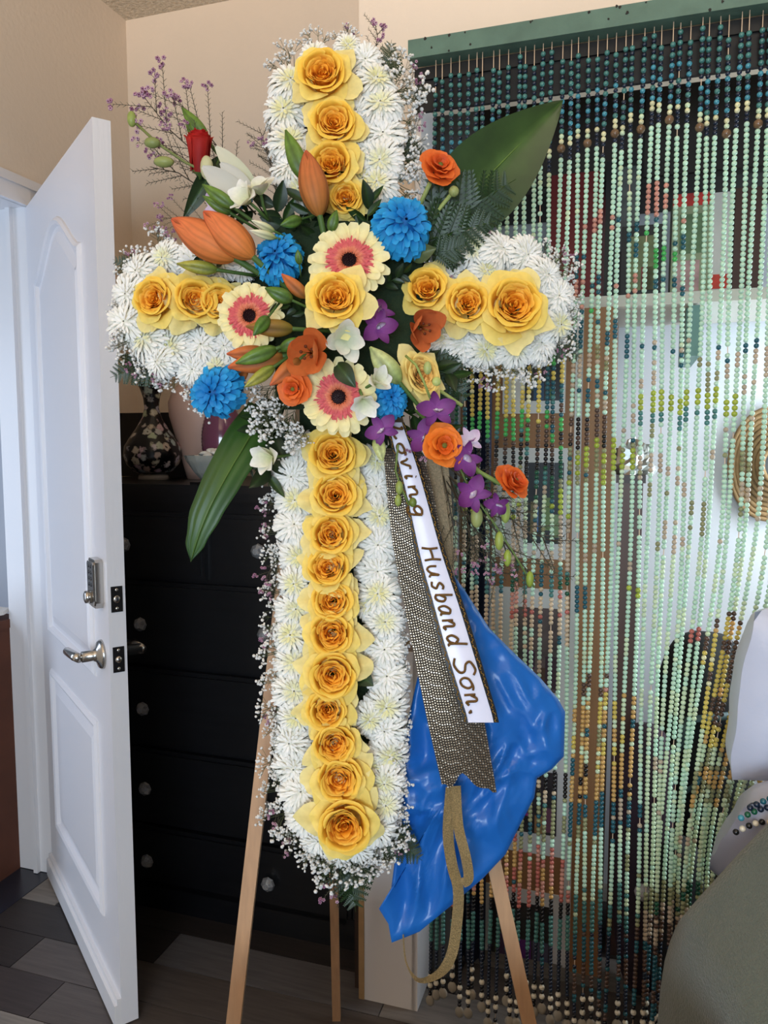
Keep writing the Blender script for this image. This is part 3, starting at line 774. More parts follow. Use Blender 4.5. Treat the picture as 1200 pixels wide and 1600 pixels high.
for si in range(nstr):
    w0 = 1.292 + si * 0.0172 + rr.uniform(-.0009, .0009)
    n_off = rr.uniform(-.005, .005); rb = rr.uniform(-12, 12); sway = rr.uniform(-.003, .003); ph = rr.uniform(0, 6)
    zb = rr.uniform(0.05, 0.12); z = hz - rr.choice((.012, .03, .034, .036, .04, .03, .015))
    pts, rads, cols = [], [], []
    k = 0
    def wat(z):
        g = min(1, max(0, (1.28 - z) / 0.85)); g = g * g * (3 - 2 * g)
        w = w0
        if w0 > 1.76: w = 1.76 + (w0 - 1.76) * (1 - .46 * g)
        return w + sway * (hz - z) / 2.0 + .003 * math.sin(z * 6 + ph)
    endk = []
    while z > zb:
        g = min(1, max(0, (1.28 - z) / 0.85))
        w = wat(z); n = BNn + n_off + (0.012 * math.sin(si * 2.1) * g if w0 > 1.72 else 0)
        P = R(w, n, z)
        px, py = proj(P)
        if z < zb + .055: kind = 'bone' if int((z - zb) / .012) % 2 else 'black'
        else: kind = bead_kind(px, py, si, k, rb, rr)
        r_ = {'navy': .0046, 'bell': .0088, 'bone': .0064, 'black': .0049, 'lime': .0058, 'teal': .0053}.get(kind, .0051)
        if z < hz - .03 and rr.random() < .012: z -= .012
        z -= r_ * .97
        q = R(wat(z), n, z) - R(OP_W - 0.012, BNn, hz)
        loc = (q.dot(WV), q.dot(NV), q.z)
        c = PALB[kind]; s_ = rr.uniform(.88, 1.1)
        pts.append(loc); rads.append(r_); cols.append((c[0] * s_, c[1] * s_, c[2] * s_))
        z -= r_ * .97; k += 1
    if proj(R(wat(.9), BNn, .9))[0] > 1330: continue
    so = link('strand', bead_mesh('strand', pts, rads, cols, M_bead), cur)
    mb = MB(); top = pts[0]
    mb.tube([(top[0], top[1], 0.002)] + [pts[q] for q in range(0, len(pts), 12)] + [pts[-1]], .0011, 4)
    link('cord', mb.mesh('cord', M_cord), so)
    mb = MB(); e_ = pts[-1]; mb.M = Matrix.Translation((e_[0], e_[1], e_[2] - .018))
    mb.grid(8, 5, lambda u, v: (.011 * math.sin(v * 2.9 + .1) * math.cos(u * 6.283), .004 * math.sin(v * 2.9 + .1) * math.sin(u * 6.283), .014 * math.cos(v * 2.9 + .1)), lin(150, 142, 128), closed=True)
    link('shell_drop', mb.mesh('shell_drop', M_attr), so)

# ------------------------------------------------------------------ bed at the right
def blanket_z(x, y):
    z = 0.635
    d = (x - 0.455 + (y - 0.95) * 0.10)                       # distance to the right of the fold's foot
    if y > 0.55: z += 0.265 * (1 - math.exp(-max(0, d) * 5.5)) * min(1, (y - 0.55) / .25)
    z += 0.010 * noise.noise(Vector((x * 7, y * 5, 1.3))) + 0.020 * math.sin(15 * x + 10 * y + 2 * noise.noise(Vector((x * 3, y * 3, 0)))) * (1 if d > 0 else .3) + 0.02 * abs(noise.noise(Vector((x * 5 + y * 3, y * 1.5, 4))))
    return z
bed = thing('bed', 'bed under the camera with a mattress and dark base', 'bed', Matrix.Identity(4))
link('mattress', MB().box((-0.30, -1.6, 0.34), (2.0, 0.84, 0.61)).mesh('mattress', M_linen, False), bed)  # unseen part under the camera, drawn out further to block low light
link('base', MB().box((-0.30, -1.6, 0.0), (2.0, 0.82, 0.34)).mesh('base', M_dark, False), bed)
link('side_mattress', MB().box((0.52, 0.84, 0.34), (1.25, 1.10, 0.555)).mesh('side_mattress', M_linen, False), bed)
link('side_base', MB().box((0.54, 0.82, 0.0), (1.2, 1.08, 0.34)).mesh('side_base', M_dark, False), bed)
mb = MB()
def bl(u, v):
    x = 0.41 + 0.84 * u ** 1.25; y = 0.35 + 0.86 * v
    if v > 0.93: y = 0.35 + 0.86 * 0.93 + 0.05 * math.sin((v - .93) / .07 * 1.5)
    z = blanket_z(x, y)
    if u < 0.10: z -= (0.10 - u) * 3.6; x = 0.41 + 0.84 * 0.10 ** 1.25 - .02 * (0.10 - u) / .10
    if v > 0.86: z -= ((v - 0.86) / 0.14) ** 2 * 0.28
    return (x, y, z)
mb.grid(60, 50, bl)
link('blanket', mb.mesh('blanket', M_blanket), None, None, label='grey green fleece blanket heaped on the bed', category='blanket')
def pillow(u, v):
    a, b = u * 2 - 1, v * 2 - 1
    return a, b
def pillow_mesh(sx, sz, th, m, seed):
    mb = MB()
    for s_ in (-1, 1):
        def fn(u, v):
            a, b = u * 2 - 1, v * 2 - 1
            k = max(0.0, (1 - a ** 4) * (1 - b ** 4)) ** .5
            w = .06 * noise.noise(Vector((a * 3 + seed, b * 3, s_)))
            return (sx * a * (1 - .06 * b * b), s_ * (th * k * (1 + w)) + .01 * noise.noise(Vector((a * 2, b * 2, seed))), sz * b * (1 - .06 * a * a))
        mb.grid(20, 20, fn)
    return mb.mesh('pillow', m)
pc = atD(1272, 1080, 1.36)
pil = link('pillow', pillow_mesh(0.16, 0.17, 0.07, M_linen, 2.0), None, frame(pc, (0, 0, 1), 0.25) @ Matrix.Rotation(.12, 4, 'X'), label='blue white satin pillow upright at the right edge', category='pillow')
pc2 = atD(1275, 1300, 1.24)
link('pillow', pillow_mesh(0.17, 0.15, 0.07, mat('grey_satin', lin(176, 176, 190), rough=.45), 5.0), None, frame(pc2 + Vector((.02, 0, -.02)), (0, 0, 1), -.1) @ Matrix.Rotation(.7, 4, 'X'), label='grey pleated pillow lying below the satin pillow', category='pillow')
rs = random.Random(9)
for k, (x, y) in enumerate([(1150, 1300), (1158, 1278), (1172, 1262), (1188, 1318)]):
    A = atD(x, y, 1.16); pts, rads, cols = [], [], []
    for q in range(16):
        P = A + Vector((0.0096 * q, -0.001 * q, .02 * math.sin(q * .3) - .002 * q * (k == 3)))
        c = PALB[('black', 'bone')[q % 2]] if k in (0, 3) else PALB[rs.choice(('dteal', 'navy', 'dgreen', 'tblue'))]
        pts.append(P[:]); rads.append(.0050); cols.append(c)
    link('loose_bead_string', bead_mesh('loose_bead_string', pts, rads, cols, M_bead), None, None, label=('black and cream bead string end nearest the bead curtain', 'dark teal bead string end just above the cream one', 'uppermost dark teal bead string end by the pillow', 'black and cream bead string end lowest on the blanket')[k], category='beads', group='bead string ends on the blanket')
# ------------------------------------------------------------------ easel
ez = thing('easel', 'wooden easel with three long legs holding the flower cross', 'easel', Matrix.Translation(Vector((0, 1.05, 0))))
EO = Vector((0, 1.05, 0))
def leg_pts(a, b, off):
    A, B = X(*a, off), X(*b, off)
    d = (B - A)
    top = A - d * ((1.86 - A.z) / -d.z) if False else A + d * ((1.86 - A.z) / d.z)
    bot = A + d * ((0.0 - A.z) / d.z)
    return top, bot
def leg(top, bot, wx, wy):
    mb = MB(); d = (bot - top).normalized()
    x = Vector((1, 0, 0)); x = (x - d * x.dot(d)).normalized(); y = d.cross(x)
    q = 0; vs_ = []
    for p in (top, bot):
        for sx, sy in ((-1, -1), (1, -1), (1, 1), (-1, 1)): mb._add(p + x * sx * wx + y * sy * wy - EO, (1, 1, 1))
    for f in ((3, 2, 1, 0), (4, 5, 6, 7), (0, 1, 5, 4), (1, 2, 6, 5), (2, 3, 7, 6), (3, 0, 4, 7)): mb.f.append(f)
    return mb
lt, lb = leg_pts((416, 1150), (365, 1600), -0.055)
rt, rb_ = leg_pts((778, 1378), (827, 1600), -0.055)
link('leg', leg(lt, lb, .0115, .0085).mesh('leg', M_wood_easel, False), ez)
link('leg', leg(rt, rb_, .0115, .0085).mesh('leg', M_wood_easel, False), ez)
bf = atz(526, 1592, 0.0); bt_ = atD(500, 330, 1.36)
link('leg', leg(bt_, bf, .0095, .008).mesh('leg', M_wood_easel, False), ez)
ca, cb = X(480, 1010, -0.075), X(690, 1010, -0.075)
mb = MB(); mb.tube([ca - EO, cb - EO], .009, 4)
link('crossbar', mb.mesh('crossbar', M_wood_easel, False), ez)

# ------------------------------------------------------------------ foam cross
fc = thing('foam_cross', 'dark green foam cross that carries all the flowers', 'flower cross', Matrix.Identity(4))
def slab_px(x0, y0, x1, y1, o0, o1):
    mb = MB(); n = 0
    for o in (o0, o1):
        for x, y in ((x0, y1), (x1, y1), (x1, y0), (x0, y0)): mb._add(X(x, y, o), (1, 1, 1))
    for f in ((3, 2, 1, 0), (4, 5, 6, 7), (0, 1, 5, 4), (1, 2, 6, 5), (2, 3, 7, 6), (3, 0, 4, 7)): mb.f.append(f)
    return mb
link('upright', slab_px(468, 105, 606, 1320, -0.045, 0.0).mesh('upright', M_foam, False), fc)
link('left_arm', slab_px(225, 415, 468, 550, -0.044, 0.0).mesh('left_arm', M_foam, False), fc)
link('right_arm', slab_px(606, 410, 862, 540, -0.044, 0.0).mesh('right_arm', M_foam, False), fc)
link('centre_block', slab_px(430, 345, 660, 640, 0.0, 0.045).mesh('centre_block', M_foam, False), fc)

# ------------------------------------------------------------------ flower builders (unit radius, facing +z)
def mixc(a, b, t): t = max(0, min(1, t)); return tuple(a[i] * (1 - t) + b[i] * t for i in range(3))
def cup_petal(r0, r1, z0, z1, span, th, curl, tip, ruf, seed, cb, ct, nu=10, nv=7):
    mb = MB()
    def fn(u, v):
        q = u * 2 - 1
        top = 1 - 0.20 * abs(q) ** 2.5 + tip * (1 - abs(q)) ** 2
        s = v * top
        wf = 0.55 + 0.45 * math.sin(min(1, s * 1.25) * math.pi / 2)
        a = th + q * span * wf
        rho = r0 + (r1 - r0) * s ** 1.35 + curl * max(0, s - .72) ** 1.5 * 2.2
        rho -= 0.10 * (r1 - r0) * q * q * (1 - s)
        z = z0 + (z1 - z0) * math.sin(min(1.0, s) * math.pi / 2) - curl * max(0, s - .74) * 1.6
        nz = noise.noise(Vector((q * 1.7 + seed * 3.1, s * 2.3, seed * 1.7)))
        rho += ruf * nz * s; z += ruf * .8 * noise.noise(Vector((q * 2.1, s * 1.9 + 5, seed * 2.3))) * s
        return (rho * math.cos(a), rho * math.sin(a), z)
    mb.grid(nu, nv, fn, lambda u, v: mixc(cb, ct, v ** 1.3))
    return mb
def merge(mbs):
    out = MB()
    for m in mbs:
        b = len(out.v); out.v += m.v; out.c += m.c; out.f += [tuple(b + i for i in f) for f in m.f]
    return out
OR1, OR2, YE1, YE2, YE3, YE4 = lin(240, 138, 20), lin(255, 182, 52), lin(246, 178, 34), lin(254, 214, 88), lin(242, 196, 62), lin(254, 230, 128)
def rose_variant(seed, heart=1.0, pale=0.0):
    rr = random.Random(seed); G = 2.39996
    pal = lambda c: mixc(c, lin(250, 232, 160), pale)
    H = []; th = rr.uniform(0, 6)
    for k in range(24):                                   # ruffled heart packed inside the cup
        th += G; t = k / 23; rad = (.04 + .44 * t ** .8) * heart
        c1 = mixc(OR2, YE2, max(0, t - .35) * 1.3)
        H.append(cup_petal(rad * .70, rad + rr.uniform(-.01, .012), -.02, .30 + .15 * t + rr.uniform(-.03, .03), rr.uniform(.7, 1.15) * (1.2 - .45 * t), th + rr.uniform(-.3, .3), rr.uniform(.0, .05), 0, .07, seed + k, pal(OR1), pal(c1), 8, 5))
    mb_h = merge(H).mesh('heart', M_petal)
    outer = []
    for k in range(6):                                    # the rim of the cup
        th += G; outer.append(cup_petal(.40 + .016 * k, .545 + .030 * k, -.05, .56 - .030 * k, .95, th, .10, .02, .07, seed + 40 + k, pal(YE1), pal(YE2), 12, 8).mesh('petal', M_petal))
    for k in range(5):
        th += G + rr.uniform(-.2, .2); outer.append(cup_petal(.44, .76 + .034 * k, -.15, .33 - .06 * k, .80, th, .16, .07, .13, seed + 60 + k, pal(YE3), pal(YE4), 12, 8).mesh('petal', M_petal))
    th0 = rr.uniform(0, 6)
    for k in range(5):
        outer.append(cup_petal(.15, .96 + rr.uniform(-.08, .08), -.28, -.02 + rr.uniform(-.08, .08), .68, th0 + k * 1.2566 + rr.uniform(-.2, .2), .12, .15, .20, seed + 80 + k, pal(YE3), pal(mixc(YE4, lin(250, 240, 184), .55)), 12, 8).mesh('petal', M_petal))
    cal = MB().lathe([(0.0, -.75), (.10, -.75), (.12, -.46), (.20, -.34), (.17, -.22)], 8, lin(60, 92, 40)).mesh('calyx', M_leaf)
    return [('heart', mb_h)] + [('petal', m) for m in outer] + [('calyx', cal)]
ROSES = [rose_variant(11), rose_variant(37, 1.06), rose_variant(58, .92), rose_variant(91, 1.0)]
ROSE_PALE = rose_variant(133, 1.12, .5)
def spawn(parts, name, label, cat, M, group=None):
    t = thing(name, label, cat, M, group)
    for it in parts:
        o = link(it[0], it[1], t)
        if len(it) > 2: o['kind'] = it[2]
    return t
def facing(tx=0, tz=0): return (CN + Vector((tx, 0, tz))).normalized()
def bloom(parts, name, label, cat, px, py, rpx, off, tx=0, tz=0, roll=None, group=None, rng=random.Random(77), squash=None):
    P = X(px, py, off); s = rpx * mpp(P)
    M = frame(P, facing(tx, tz), rng.uniform(0, 6.28) if roll is None else roll, s)
    if squash: M = M @ Matrix.Diagonal((squash[0], squash[1], squash[2], 1))
    return spawn(parts, name, label, cat, M, group)

# white chrysanthemums
def mum_variant(seed, n, c0, c1, cc, dome, wid, incurve, L0=1.0, name='petals', m=None, spread=1.0):
    rr = random.Random(seed); mb = MB()
    for k in range(n):
        t = k / n                                        # 0 outer .. 1 inner
        el = -0.15 + (1.45) * t ** 1.1 * dome + rr.uniform(-.10, .10)
        L = L0 * (1.0 - .52 * t) * rr.uniform(.88, 1.06)
        a = k * 2.39996 + rr.uniform(-.12, .12)
        ca, sa = math.cos(a), math.sin(a); tw = rr.uniform(-.25, .25); inc = incurve * rr.uniform(.7, 1.3)
        W = wid * rr.uniform(.8, 1.15)
        base = .12 + .05 * t
        def fn(u, v, el=el, L=L, ca=ca, sa=sa, inc=inc, W=W, tw=tw):
            q = u * 2 - 1
            ang = el + inc * v * v
            r = base * (1 - t) + L * v * math.cos(el + inc * v * .55)
            z = .02 + .10 * t + L * v * math.sin(el + inc * v * .55)
            w = W * (.45 + .75 * math.sin(min(1, v * .9 + .1) * math.pi * .80)) * q
            lift = .35 * W * q * q * (1 + v)
            r2 = r - lift * math.sin(ang); z2 = z + lift * math.cos(ang)
            sx = w * math.cos(tw)
            return (ca * r2 - sa * sx, sa * r2 + ca * sx, z2 + w * math.sin(tw))
        mb.grid(2, 4, fn, lambda u, v, t=t: mixc(mixc(c0, cc, t * .6), mixc(c1, cc, max(0, t - .75) * 1.5), v))
    return mb.mesh(name, m or M_white_petal)
def dome_mum(seed, n, c0, c1, ccen, Rd, flat, L0, W0_, lift0, liftc, curl, phimax, m, cmin=.45):
    """petals rooted on a dome, each pointing downhill, so that they lie over one another like scales"""
    rr = random.Random(seed); mb = MB()
    for k in range(n):
        t = (k + .5) / n; phi = phimax * t ** .55; a = k * 2.39996 + rr.uniform(-.15, .15)
        ca, sa = math.cos(a), math.sin(a)
        pr, pz = Rd * math.sin(min(phi, 1.6)), Rd * flat * math.cos(phi)
        lf = liftc * (1 - t) ** 1.6 + lift0 + rr.uniform(-.18, .18); L = L0 * (cmin + (1 - cmin) * t ** .7) * rr.uniform(.82, 1.14); W = W0_ * rr.uniform(.82, 1.15) * (.75 + .25 * t)
        ts, tc = -math.sin(phi) * flat, math.cos(phi); nl = math.hypot(ts, tc); ts, tc = ts / nl, tc / nl
        tw = rr.uniform(-.35, .35); cl_ = curl * rr.uniform(.5, 1.4)
        def fn(u, v):
            q = u * 2 - 1
            g = lf + cl_ * v
            dr, dz = tc * math.cos(g) - ts * math.sin(g), ts * math.cos(g) + tc * math.sin(g)
            r = pr + L * v * dr; z = pz + L * v * dz
            w = W * (.40 + .62 * math.sin(min(1, v * .86 + .12) * math.pi * .86)) * q
            cup = .45 * W * q * q
            r += -dz * cup; z += dr * cup + w * math.sin(tw) * .6
            return (ca * r - sa * w, sa * r + ca * w, z)
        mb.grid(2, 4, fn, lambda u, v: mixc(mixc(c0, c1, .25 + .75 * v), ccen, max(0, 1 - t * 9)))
    return mb.mesh('petals', m)
WH0, WH1, WHC = lin(242, 241, 226), lin(254, 253, 250), lin(240, 238, 190)
def mum_parts(seed, n=330, cen=WHC, L=.54):
    pm = dome_mum(seed, n, WH0, WH1, cen, .60, .60, L, .062, .30, .75, -.55, 1.85, M_white_petal, .34)
    cm = MB().ball((0, 0, .12), .50, WH0, 12, 8, (1, 1, .5)).mesh('centre', M_white_petal)
    return [('petals', pm, 'stuff'), ('centre', cm)]
MUMS = [mum_parts(1), mum_parts(2, 280, lin(236, 232, 170), .58), mum_parts(3, 350, WH1), mum_parts(4, 310, WH1, .57)]
ROSE_AT = [(505, 122, 'topmost rose'), (522, 198, 'second upper rose'), (520, 262, 'third upper rose'), (247, 470, 'outer left arm rose'), (305, 472, 'middle left arm rose'),
           (668, 456, 'inner right arm rose'), (730, 478, 'middle right arm rose'), (800, 482, 'large right arm rose'), (525, 470, 'central rose')] + \
          [(520, y, n_ + ' column rose') for y, n_ in zip((712, 775, 836, 888, 940, 990, 1053, 1107, 1160, 1215, 1284), ('first', 'second', 'third', 'fourth', 'fifth', 'sixth', 'seventh', 'eighth', 'ninth', 'tenth', 'bottom'))]
def place_labels(pts, what):
    """one label for each point: where it sits against the nearest rose, then its rank outwards"""
    seen = {}
    for i, (x, y) in enumerate(pts):
        rx, ry, nm = min(ROSE_AT, key=lambda q: (q[0] - x) ** 2 + ((q[1] - y) * (1.0)) ** 2)
        dx, dy = x - rx, y - ry
        h = 'left of' if dx < 0 else 'right of'; v = 'above' if dy < 0 else 'below'
        if abs(dy) < .45 * abs(dx): d = h
        elif abs(dx) < .45 * abs(dy): d = v
        else: d = v + (' and left of' if dx < 0 else ' and right of')
        seen.setdefault((d, nm), []).append((dx * dx + dy * dy, i))
    out = [''] * len(pts)
    for (d, nm), lst in seen.items():
        lst.sort()
        rank = ['', ', second outwards', ', third outwards', ', fourth outwards', ', fifth outwards', ', sixth outwards', ', seventh outwards', ', eighth outwards']
        for k, (_, i) in enumerate(lst): out[i] = '%s %s the %s%s' % (what, d, nm, rank[k] if len(lst) > 1 and k else (', nearest one' if len(lst) > 1 else ''))
    return out
rm = random.Random(21)
MUM_ALL = []
def mums(pts, label, group, off=.018):
    for x, y, r in pts: MUM_ALL.append((x, y, r, group, off))
def plant_mums():
    labs = place_labels([(m_[0], m_[1]) for m_ in MUM_ALL], 'white chrysanthemum')
    for (x, y, r, group, off), lab in zip(MUM_ALL, labs):
        bloom(MUMS[rm.randrange(4)], 'white_chrysanthemum', lab, 'chrysanthemum', x + rm.uniform(-3, 3), y + rm.uniform(-3, 3), r * 1.08, off + rm.uniform(-.006, .006), (x - 530) / 900.0 * .8 + rm.uniform(-.25, .25), rm.uniform(-.25, .25), None, group, rm)
mums([(455, 135, 40), (447, 180, 42), (450, 225, 42), (458, 268, 40), (470, 300, 34), (568, 100, 36), (585, 130, 40), (598, 170, 42), (600, 212, 42), (598, 252, 42), (590, 292, 38), (560, 175, 34), (572, 240, 36), (490, 92, 30), (545, 78, 26), (470, 160, 36), (565, 285, 34), (478, 245, 34)],
     'white chrysanthemum packed around the roses of the upper arm', 'white chrysanthemums of the upper arm')
mums([(222, 425, 38), (262, 408, 36), (305, 410, 36), (350, 412, 32), (206, 462, 40), (204, 505, 42), (232, 535, 44), (275, 545, 44), (318, 540, 42), (352, 545, 38), (300, 578, 34), (340, 575, 32), (252, 565, 34), (285, 515, 34), (380, 420, 28), (372, 540, 30)],
     'white chrysanthemum packed around the roses of the left arm', 'white chrysanthemums of the left arm')
mums([(700, 398, 36), (736, 390, 38), (778, 396, 40), (820, 402, 38), (848, 430, 38), (866, 468, 38), (866, 508, 38), (842, 540, 38), (800, 548, 36), (758, 545, 38), (718, 540, 36), (690, 535, 30), (760, 425, 34), (700, 430, 30), (835, 500, 34)],
     'white chrysanthemum packed around the roses of the right arm', 'white chrysanthemums of the right arm')
cl = [(472, 700, 34), (458, 742, 38), (462, 782, 38), (460, 824, 38), (466, 866, 38), (462, 908, 38), (460, 950, 38), (458, 992, 40), (462, 1034, 40), (456, 1076, 40), (462, 1116, 38), (456, 1156, 40), (460, 1196, 40), (470, 1234, 40), (482, 1270, 40), (500, 1305, 36)]
cr_ = [(588, 722, 36), (584, 764, 38), (590, 806, 38), (592, 848, 40), (590, 890, 38), (594, 930, 40), (598, 972, 38), (600, 1014, 40), (604, 1056, 40), (602, 1098, 40), (604, 1138, 40), (606, 1178, 38), (604, 1218, 38), (600, 1256, 40), (590, 1292, 36), (560, 1322, 34), (525, 1325, 32), (575, 1030, 34), (576, 945, 32), (580, 1120, 34), (578, 1195, 34)]
mums(cl, 'white chrysanthemum along the left edge of the rose column', 'white chrysanthemums left of the rose column')
mums(cr_, 'white chrysanthemum along the right edge of the rose column', 'white chrysanthemums right of the rose column')

plant_mums()

# yellow roses
rose_list = [
    (505, 122, 52, .050, 'topmost yellow rose of the whole cross', -.05, .05), (522, 198, 50, .050, 'second yellow rose from the top of the upper arm', .05, .0), (520, 262, 50, .050, 'third yellow rose from the top beside the upright orange bud', -.1, 0), (540, 312, 38, .045, 'yellow rose partly hidden above the upper gerbera', .0, -.1),
    (247, 470, 46, .052, 'yellow rose at the outer end of the left arm', -.25, .0), (305, 472, 46, .052, 'middle yellow rose of the left arm', .3, 0), (342, 476, 42, .045, 'yellow rose of the left arm tucked behind the left gerbera', .2, .0),
    (668, 456, 46, .050, 'innermost yellow rose of the right arm', -.2, .1), (730, 478, 48, .054, 'middle yellow rose of the right arm', -.05, 0), (800, 482, 62, .058, 'large open yellow rose at the end of the right arm', .05, .05),
    (525, 470, 54, .125, 'yellow rose in the very centre of the cross', 0, .05),
    (522, 712, 52, .055, 'first yellow rose of the column below the lower gerbera', 0, .1), (524, 775, 50, .052, 'second yellow rose of the column', .05, .15), (518, 836, 47, .055, 'third yellow rose of the column', 0, .1), (515, 888, 48, .052, 'fourth yellow rose of the column', -.1, .2), (520, 940, 46, .052, 'fifth yellow rose of the column', 0, .15), (519, 990, 50, .055, 'sixth yellow rose of the column', 0, .1),
    (520, 1053, 54, .058, 'seventh yellow rose of the column', .05, 0), (513, 1107, 46, .052, 'eighth yellow rose of the column, fourth from the bottom', -.05, 0), (522, 1160, 48, .053, 'ninth yellow rose of the column, third from the bottom', .1, .05), (530, 1215, 52, .055, 'tenth yellow rose of the column, second from the bottom', .05, .1), (538, 1284, 60, .060, 'bottom yellow rose at the foot of the column', .05, -.05)]
for k, (x, y, r, off, lab, tx, tz) in enumerate(rose_list):
    bloom(ROSES[(k * 3 + k // 4) % 4], 'yellow_rose', lab, 'rose', x, y, r, off, tx, tz, k * 1.9, 'yellow roses of the cross')
bloom(ROSE_PALE, 'yellow_rose', 'pale ruffled yellow rose beside the blue bloom under the right arm', 'rose', 656, 588, 46, .085, .25, -.05, .4, 'yellow roses of the cross', squash=(.78, 1.05, 1))

# blue chrysanthemums
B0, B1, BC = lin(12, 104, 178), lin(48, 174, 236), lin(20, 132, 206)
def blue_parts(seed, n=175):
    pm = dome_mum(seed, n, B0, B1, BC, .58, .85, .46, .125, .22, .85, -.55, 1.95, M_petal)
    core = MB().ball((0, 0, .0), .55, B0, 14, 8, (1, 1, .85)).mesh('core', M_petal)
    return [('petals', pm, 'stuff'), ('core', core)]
BL = [blue_parts(61), blue_parts(62), blue_parts(63)]
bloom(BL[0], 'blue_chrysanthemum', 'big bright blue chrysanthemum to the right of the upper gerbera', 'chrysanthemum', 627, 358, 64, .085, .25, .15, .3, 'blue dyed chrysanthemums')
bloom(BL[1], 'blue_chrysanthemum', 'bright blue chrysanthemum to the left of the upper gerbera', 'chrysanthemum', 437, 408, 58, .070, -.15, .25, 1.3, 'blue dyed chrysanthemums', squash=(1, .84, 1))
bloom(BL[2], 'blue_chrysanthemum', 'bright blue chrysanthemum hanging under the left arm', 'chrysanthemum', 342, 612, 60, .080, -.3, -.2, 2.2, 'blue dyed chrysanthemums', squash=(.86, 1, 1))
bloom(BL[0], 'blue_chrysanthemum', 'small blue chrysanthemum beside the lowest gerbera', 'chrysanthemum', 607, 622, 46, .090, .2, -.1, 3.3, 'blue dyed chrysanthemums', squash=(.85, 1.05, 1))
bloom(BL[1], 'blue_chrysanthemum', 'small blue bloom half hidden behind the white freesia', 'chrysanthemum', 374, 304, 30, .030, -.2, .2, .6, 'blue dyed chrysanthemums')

# gerberas
def gerbera(seed):
    rr = random.Random(seed); parts = []
    cr1, cr2, pk, pk2, dk = lin(250, 238, 168), lin(252, 244, 200), lin(222, 96, 104), lin(240, 150, 120), lin(44, 14, 20)
    meshes = []
    for q in range(3):
        bend = rr.uniform(-.10, .06); wd = rr.uniform(.125, .15); L = rr.uniform(.94, 1.04)
        def fn(u, v):
            t = u * 2 - 1; r = .26 + (L - .26) * v
            w = wd * (.45 + .65 * math.sin(min(1, v * 1.05) * math.pi * .72)) * t * (1 if v < .88 else 1 - (v - .88) * 2.6)
            return (w, r - .03 * t * t * v, .03 + .10 * math.sin(v * 2.0) + bend * v * v + .05 * t * t)
        meshes.append(MB().grid(4, 6, fn, lambda u, v: mixc(mixc(pk2, cr1, (v - .25) * 3), cr2, v - .3)).mesh('petal', M_petal))
    for ring, (n, s, dz) in enumerate(((19, 1.0, 0), (17, .92, .03))):
        for k in range(n):
            a = 2 * math.pi * (k + .5 * ring) / n + rr.uniform(-.05, .05)
            M = Matrix.Rotation(a, 4, 'Z') @ Matrix.Translation((0, 0, dz)) @ Matrix.Rotation(rr.uniform(-.08, .06), 4, 'X') @ Matrix.Diagonal((1, s * rr.uniform(.95, 1.03), 1, 1))
            parts.append(('petal', meshes[rr.randrange(3)], M))
    mb = MB()
    for ring, (n, r0, r1, c0, c1, z) in enumerate(((44, .24, .62, pk, pk, .12), (40, .22, .54, pk, lin(228, 110, 112), .15), (36, .2, .44, pk2, pk, .165), (34, .18, .34, lin(214, 110, 70), pk2, .175))):
        for k in range(n):
            a = 2 * math.pi * (k + .37 * ring) / n + rr.uniform(-.06, .06); L = r1 * rr.uniform(.9, 1.08); ca, sa = math.cos(a), math.sin(a); wd = .042 * (r1 / .6) ** .3
            def fn(u, v):
                t = u * 2 - 1; r = r0 + (L - r0) * v; w = wd * (.5 + .5 * math.sin(v * 2.6)) * t
                return (ca * r - sa * w, sa * r + ca * w, z + .05 * math.sin(v * 2.2) + .02 * t * t)
            mb.grid(2, 3, fn, lambda u, v: mixc(c0, c1, v))
    inner = mb.mesh('inner_petals', M_petal)
    mb = MB()
    for k in range(70):
        t = k / 70; a = k * 2.39996; r = .22 * math.sqrt(t)
        mb.ball((r * math.cos(a), r * math.sin(a), .165 + .02 * (t) ), .022, mixc(dk, lin(96, 36, 40), max(0, t - .75) * 3), 5, 3, (1, 1, 1.4))
    mb.lathe([(0, .15), (.2, .17), (.23, .14), (.2, .0)], 20, dk)
    disc = mb.mesh('disc', M_petal)
    return parts, inner, disc
GER = [gerbera(5), gerbera(8)]
def put_gerbera(v, label, px, py, r, off, tx, tz, roll, squash=(1, 1, 1)):
    P = X(px, py, off); M = frame(P, facing(tx, tz), roll, r * mpp(P)) @ Matrix.Diagonal((*squash, 1))
    t = thing('gerbera', label, 'gerbera', M, 'cream and pink gerberas')
    parts, inner, disc = GER[v]
    for n_, me, m_ in parts: link(n_, me, t, m_)
    o = link('inner_petals', inner, t, label='pink inner petals'); o['kind'] = 'stuff'
    link('disc', disc, t, label='nearly black flower centre')
    mb = MB().tube([(0, 0, .05), (0, 0, -.35), (0, -.05, -.9)], .07, 6, lin(96, 124, 60))
    link('stem', mb.mesh('stem', M_stem), t)
put_gerbera(0, 'cream and pink gerbera above the central yellow rose', 546, 411, 62, .095, .0, .12, .2)
put_gerbera(1, 'cream and pink gerbera left of the centre partly behind green buds', 394, 496, 60, .085, -.25, 0, 1.1, (.92, 1, 1))
put_gerbera(0, 'lowest cream and pink gerbera just above the rose column', 529, 621, 60, .105, .05, -.1, 2.0)

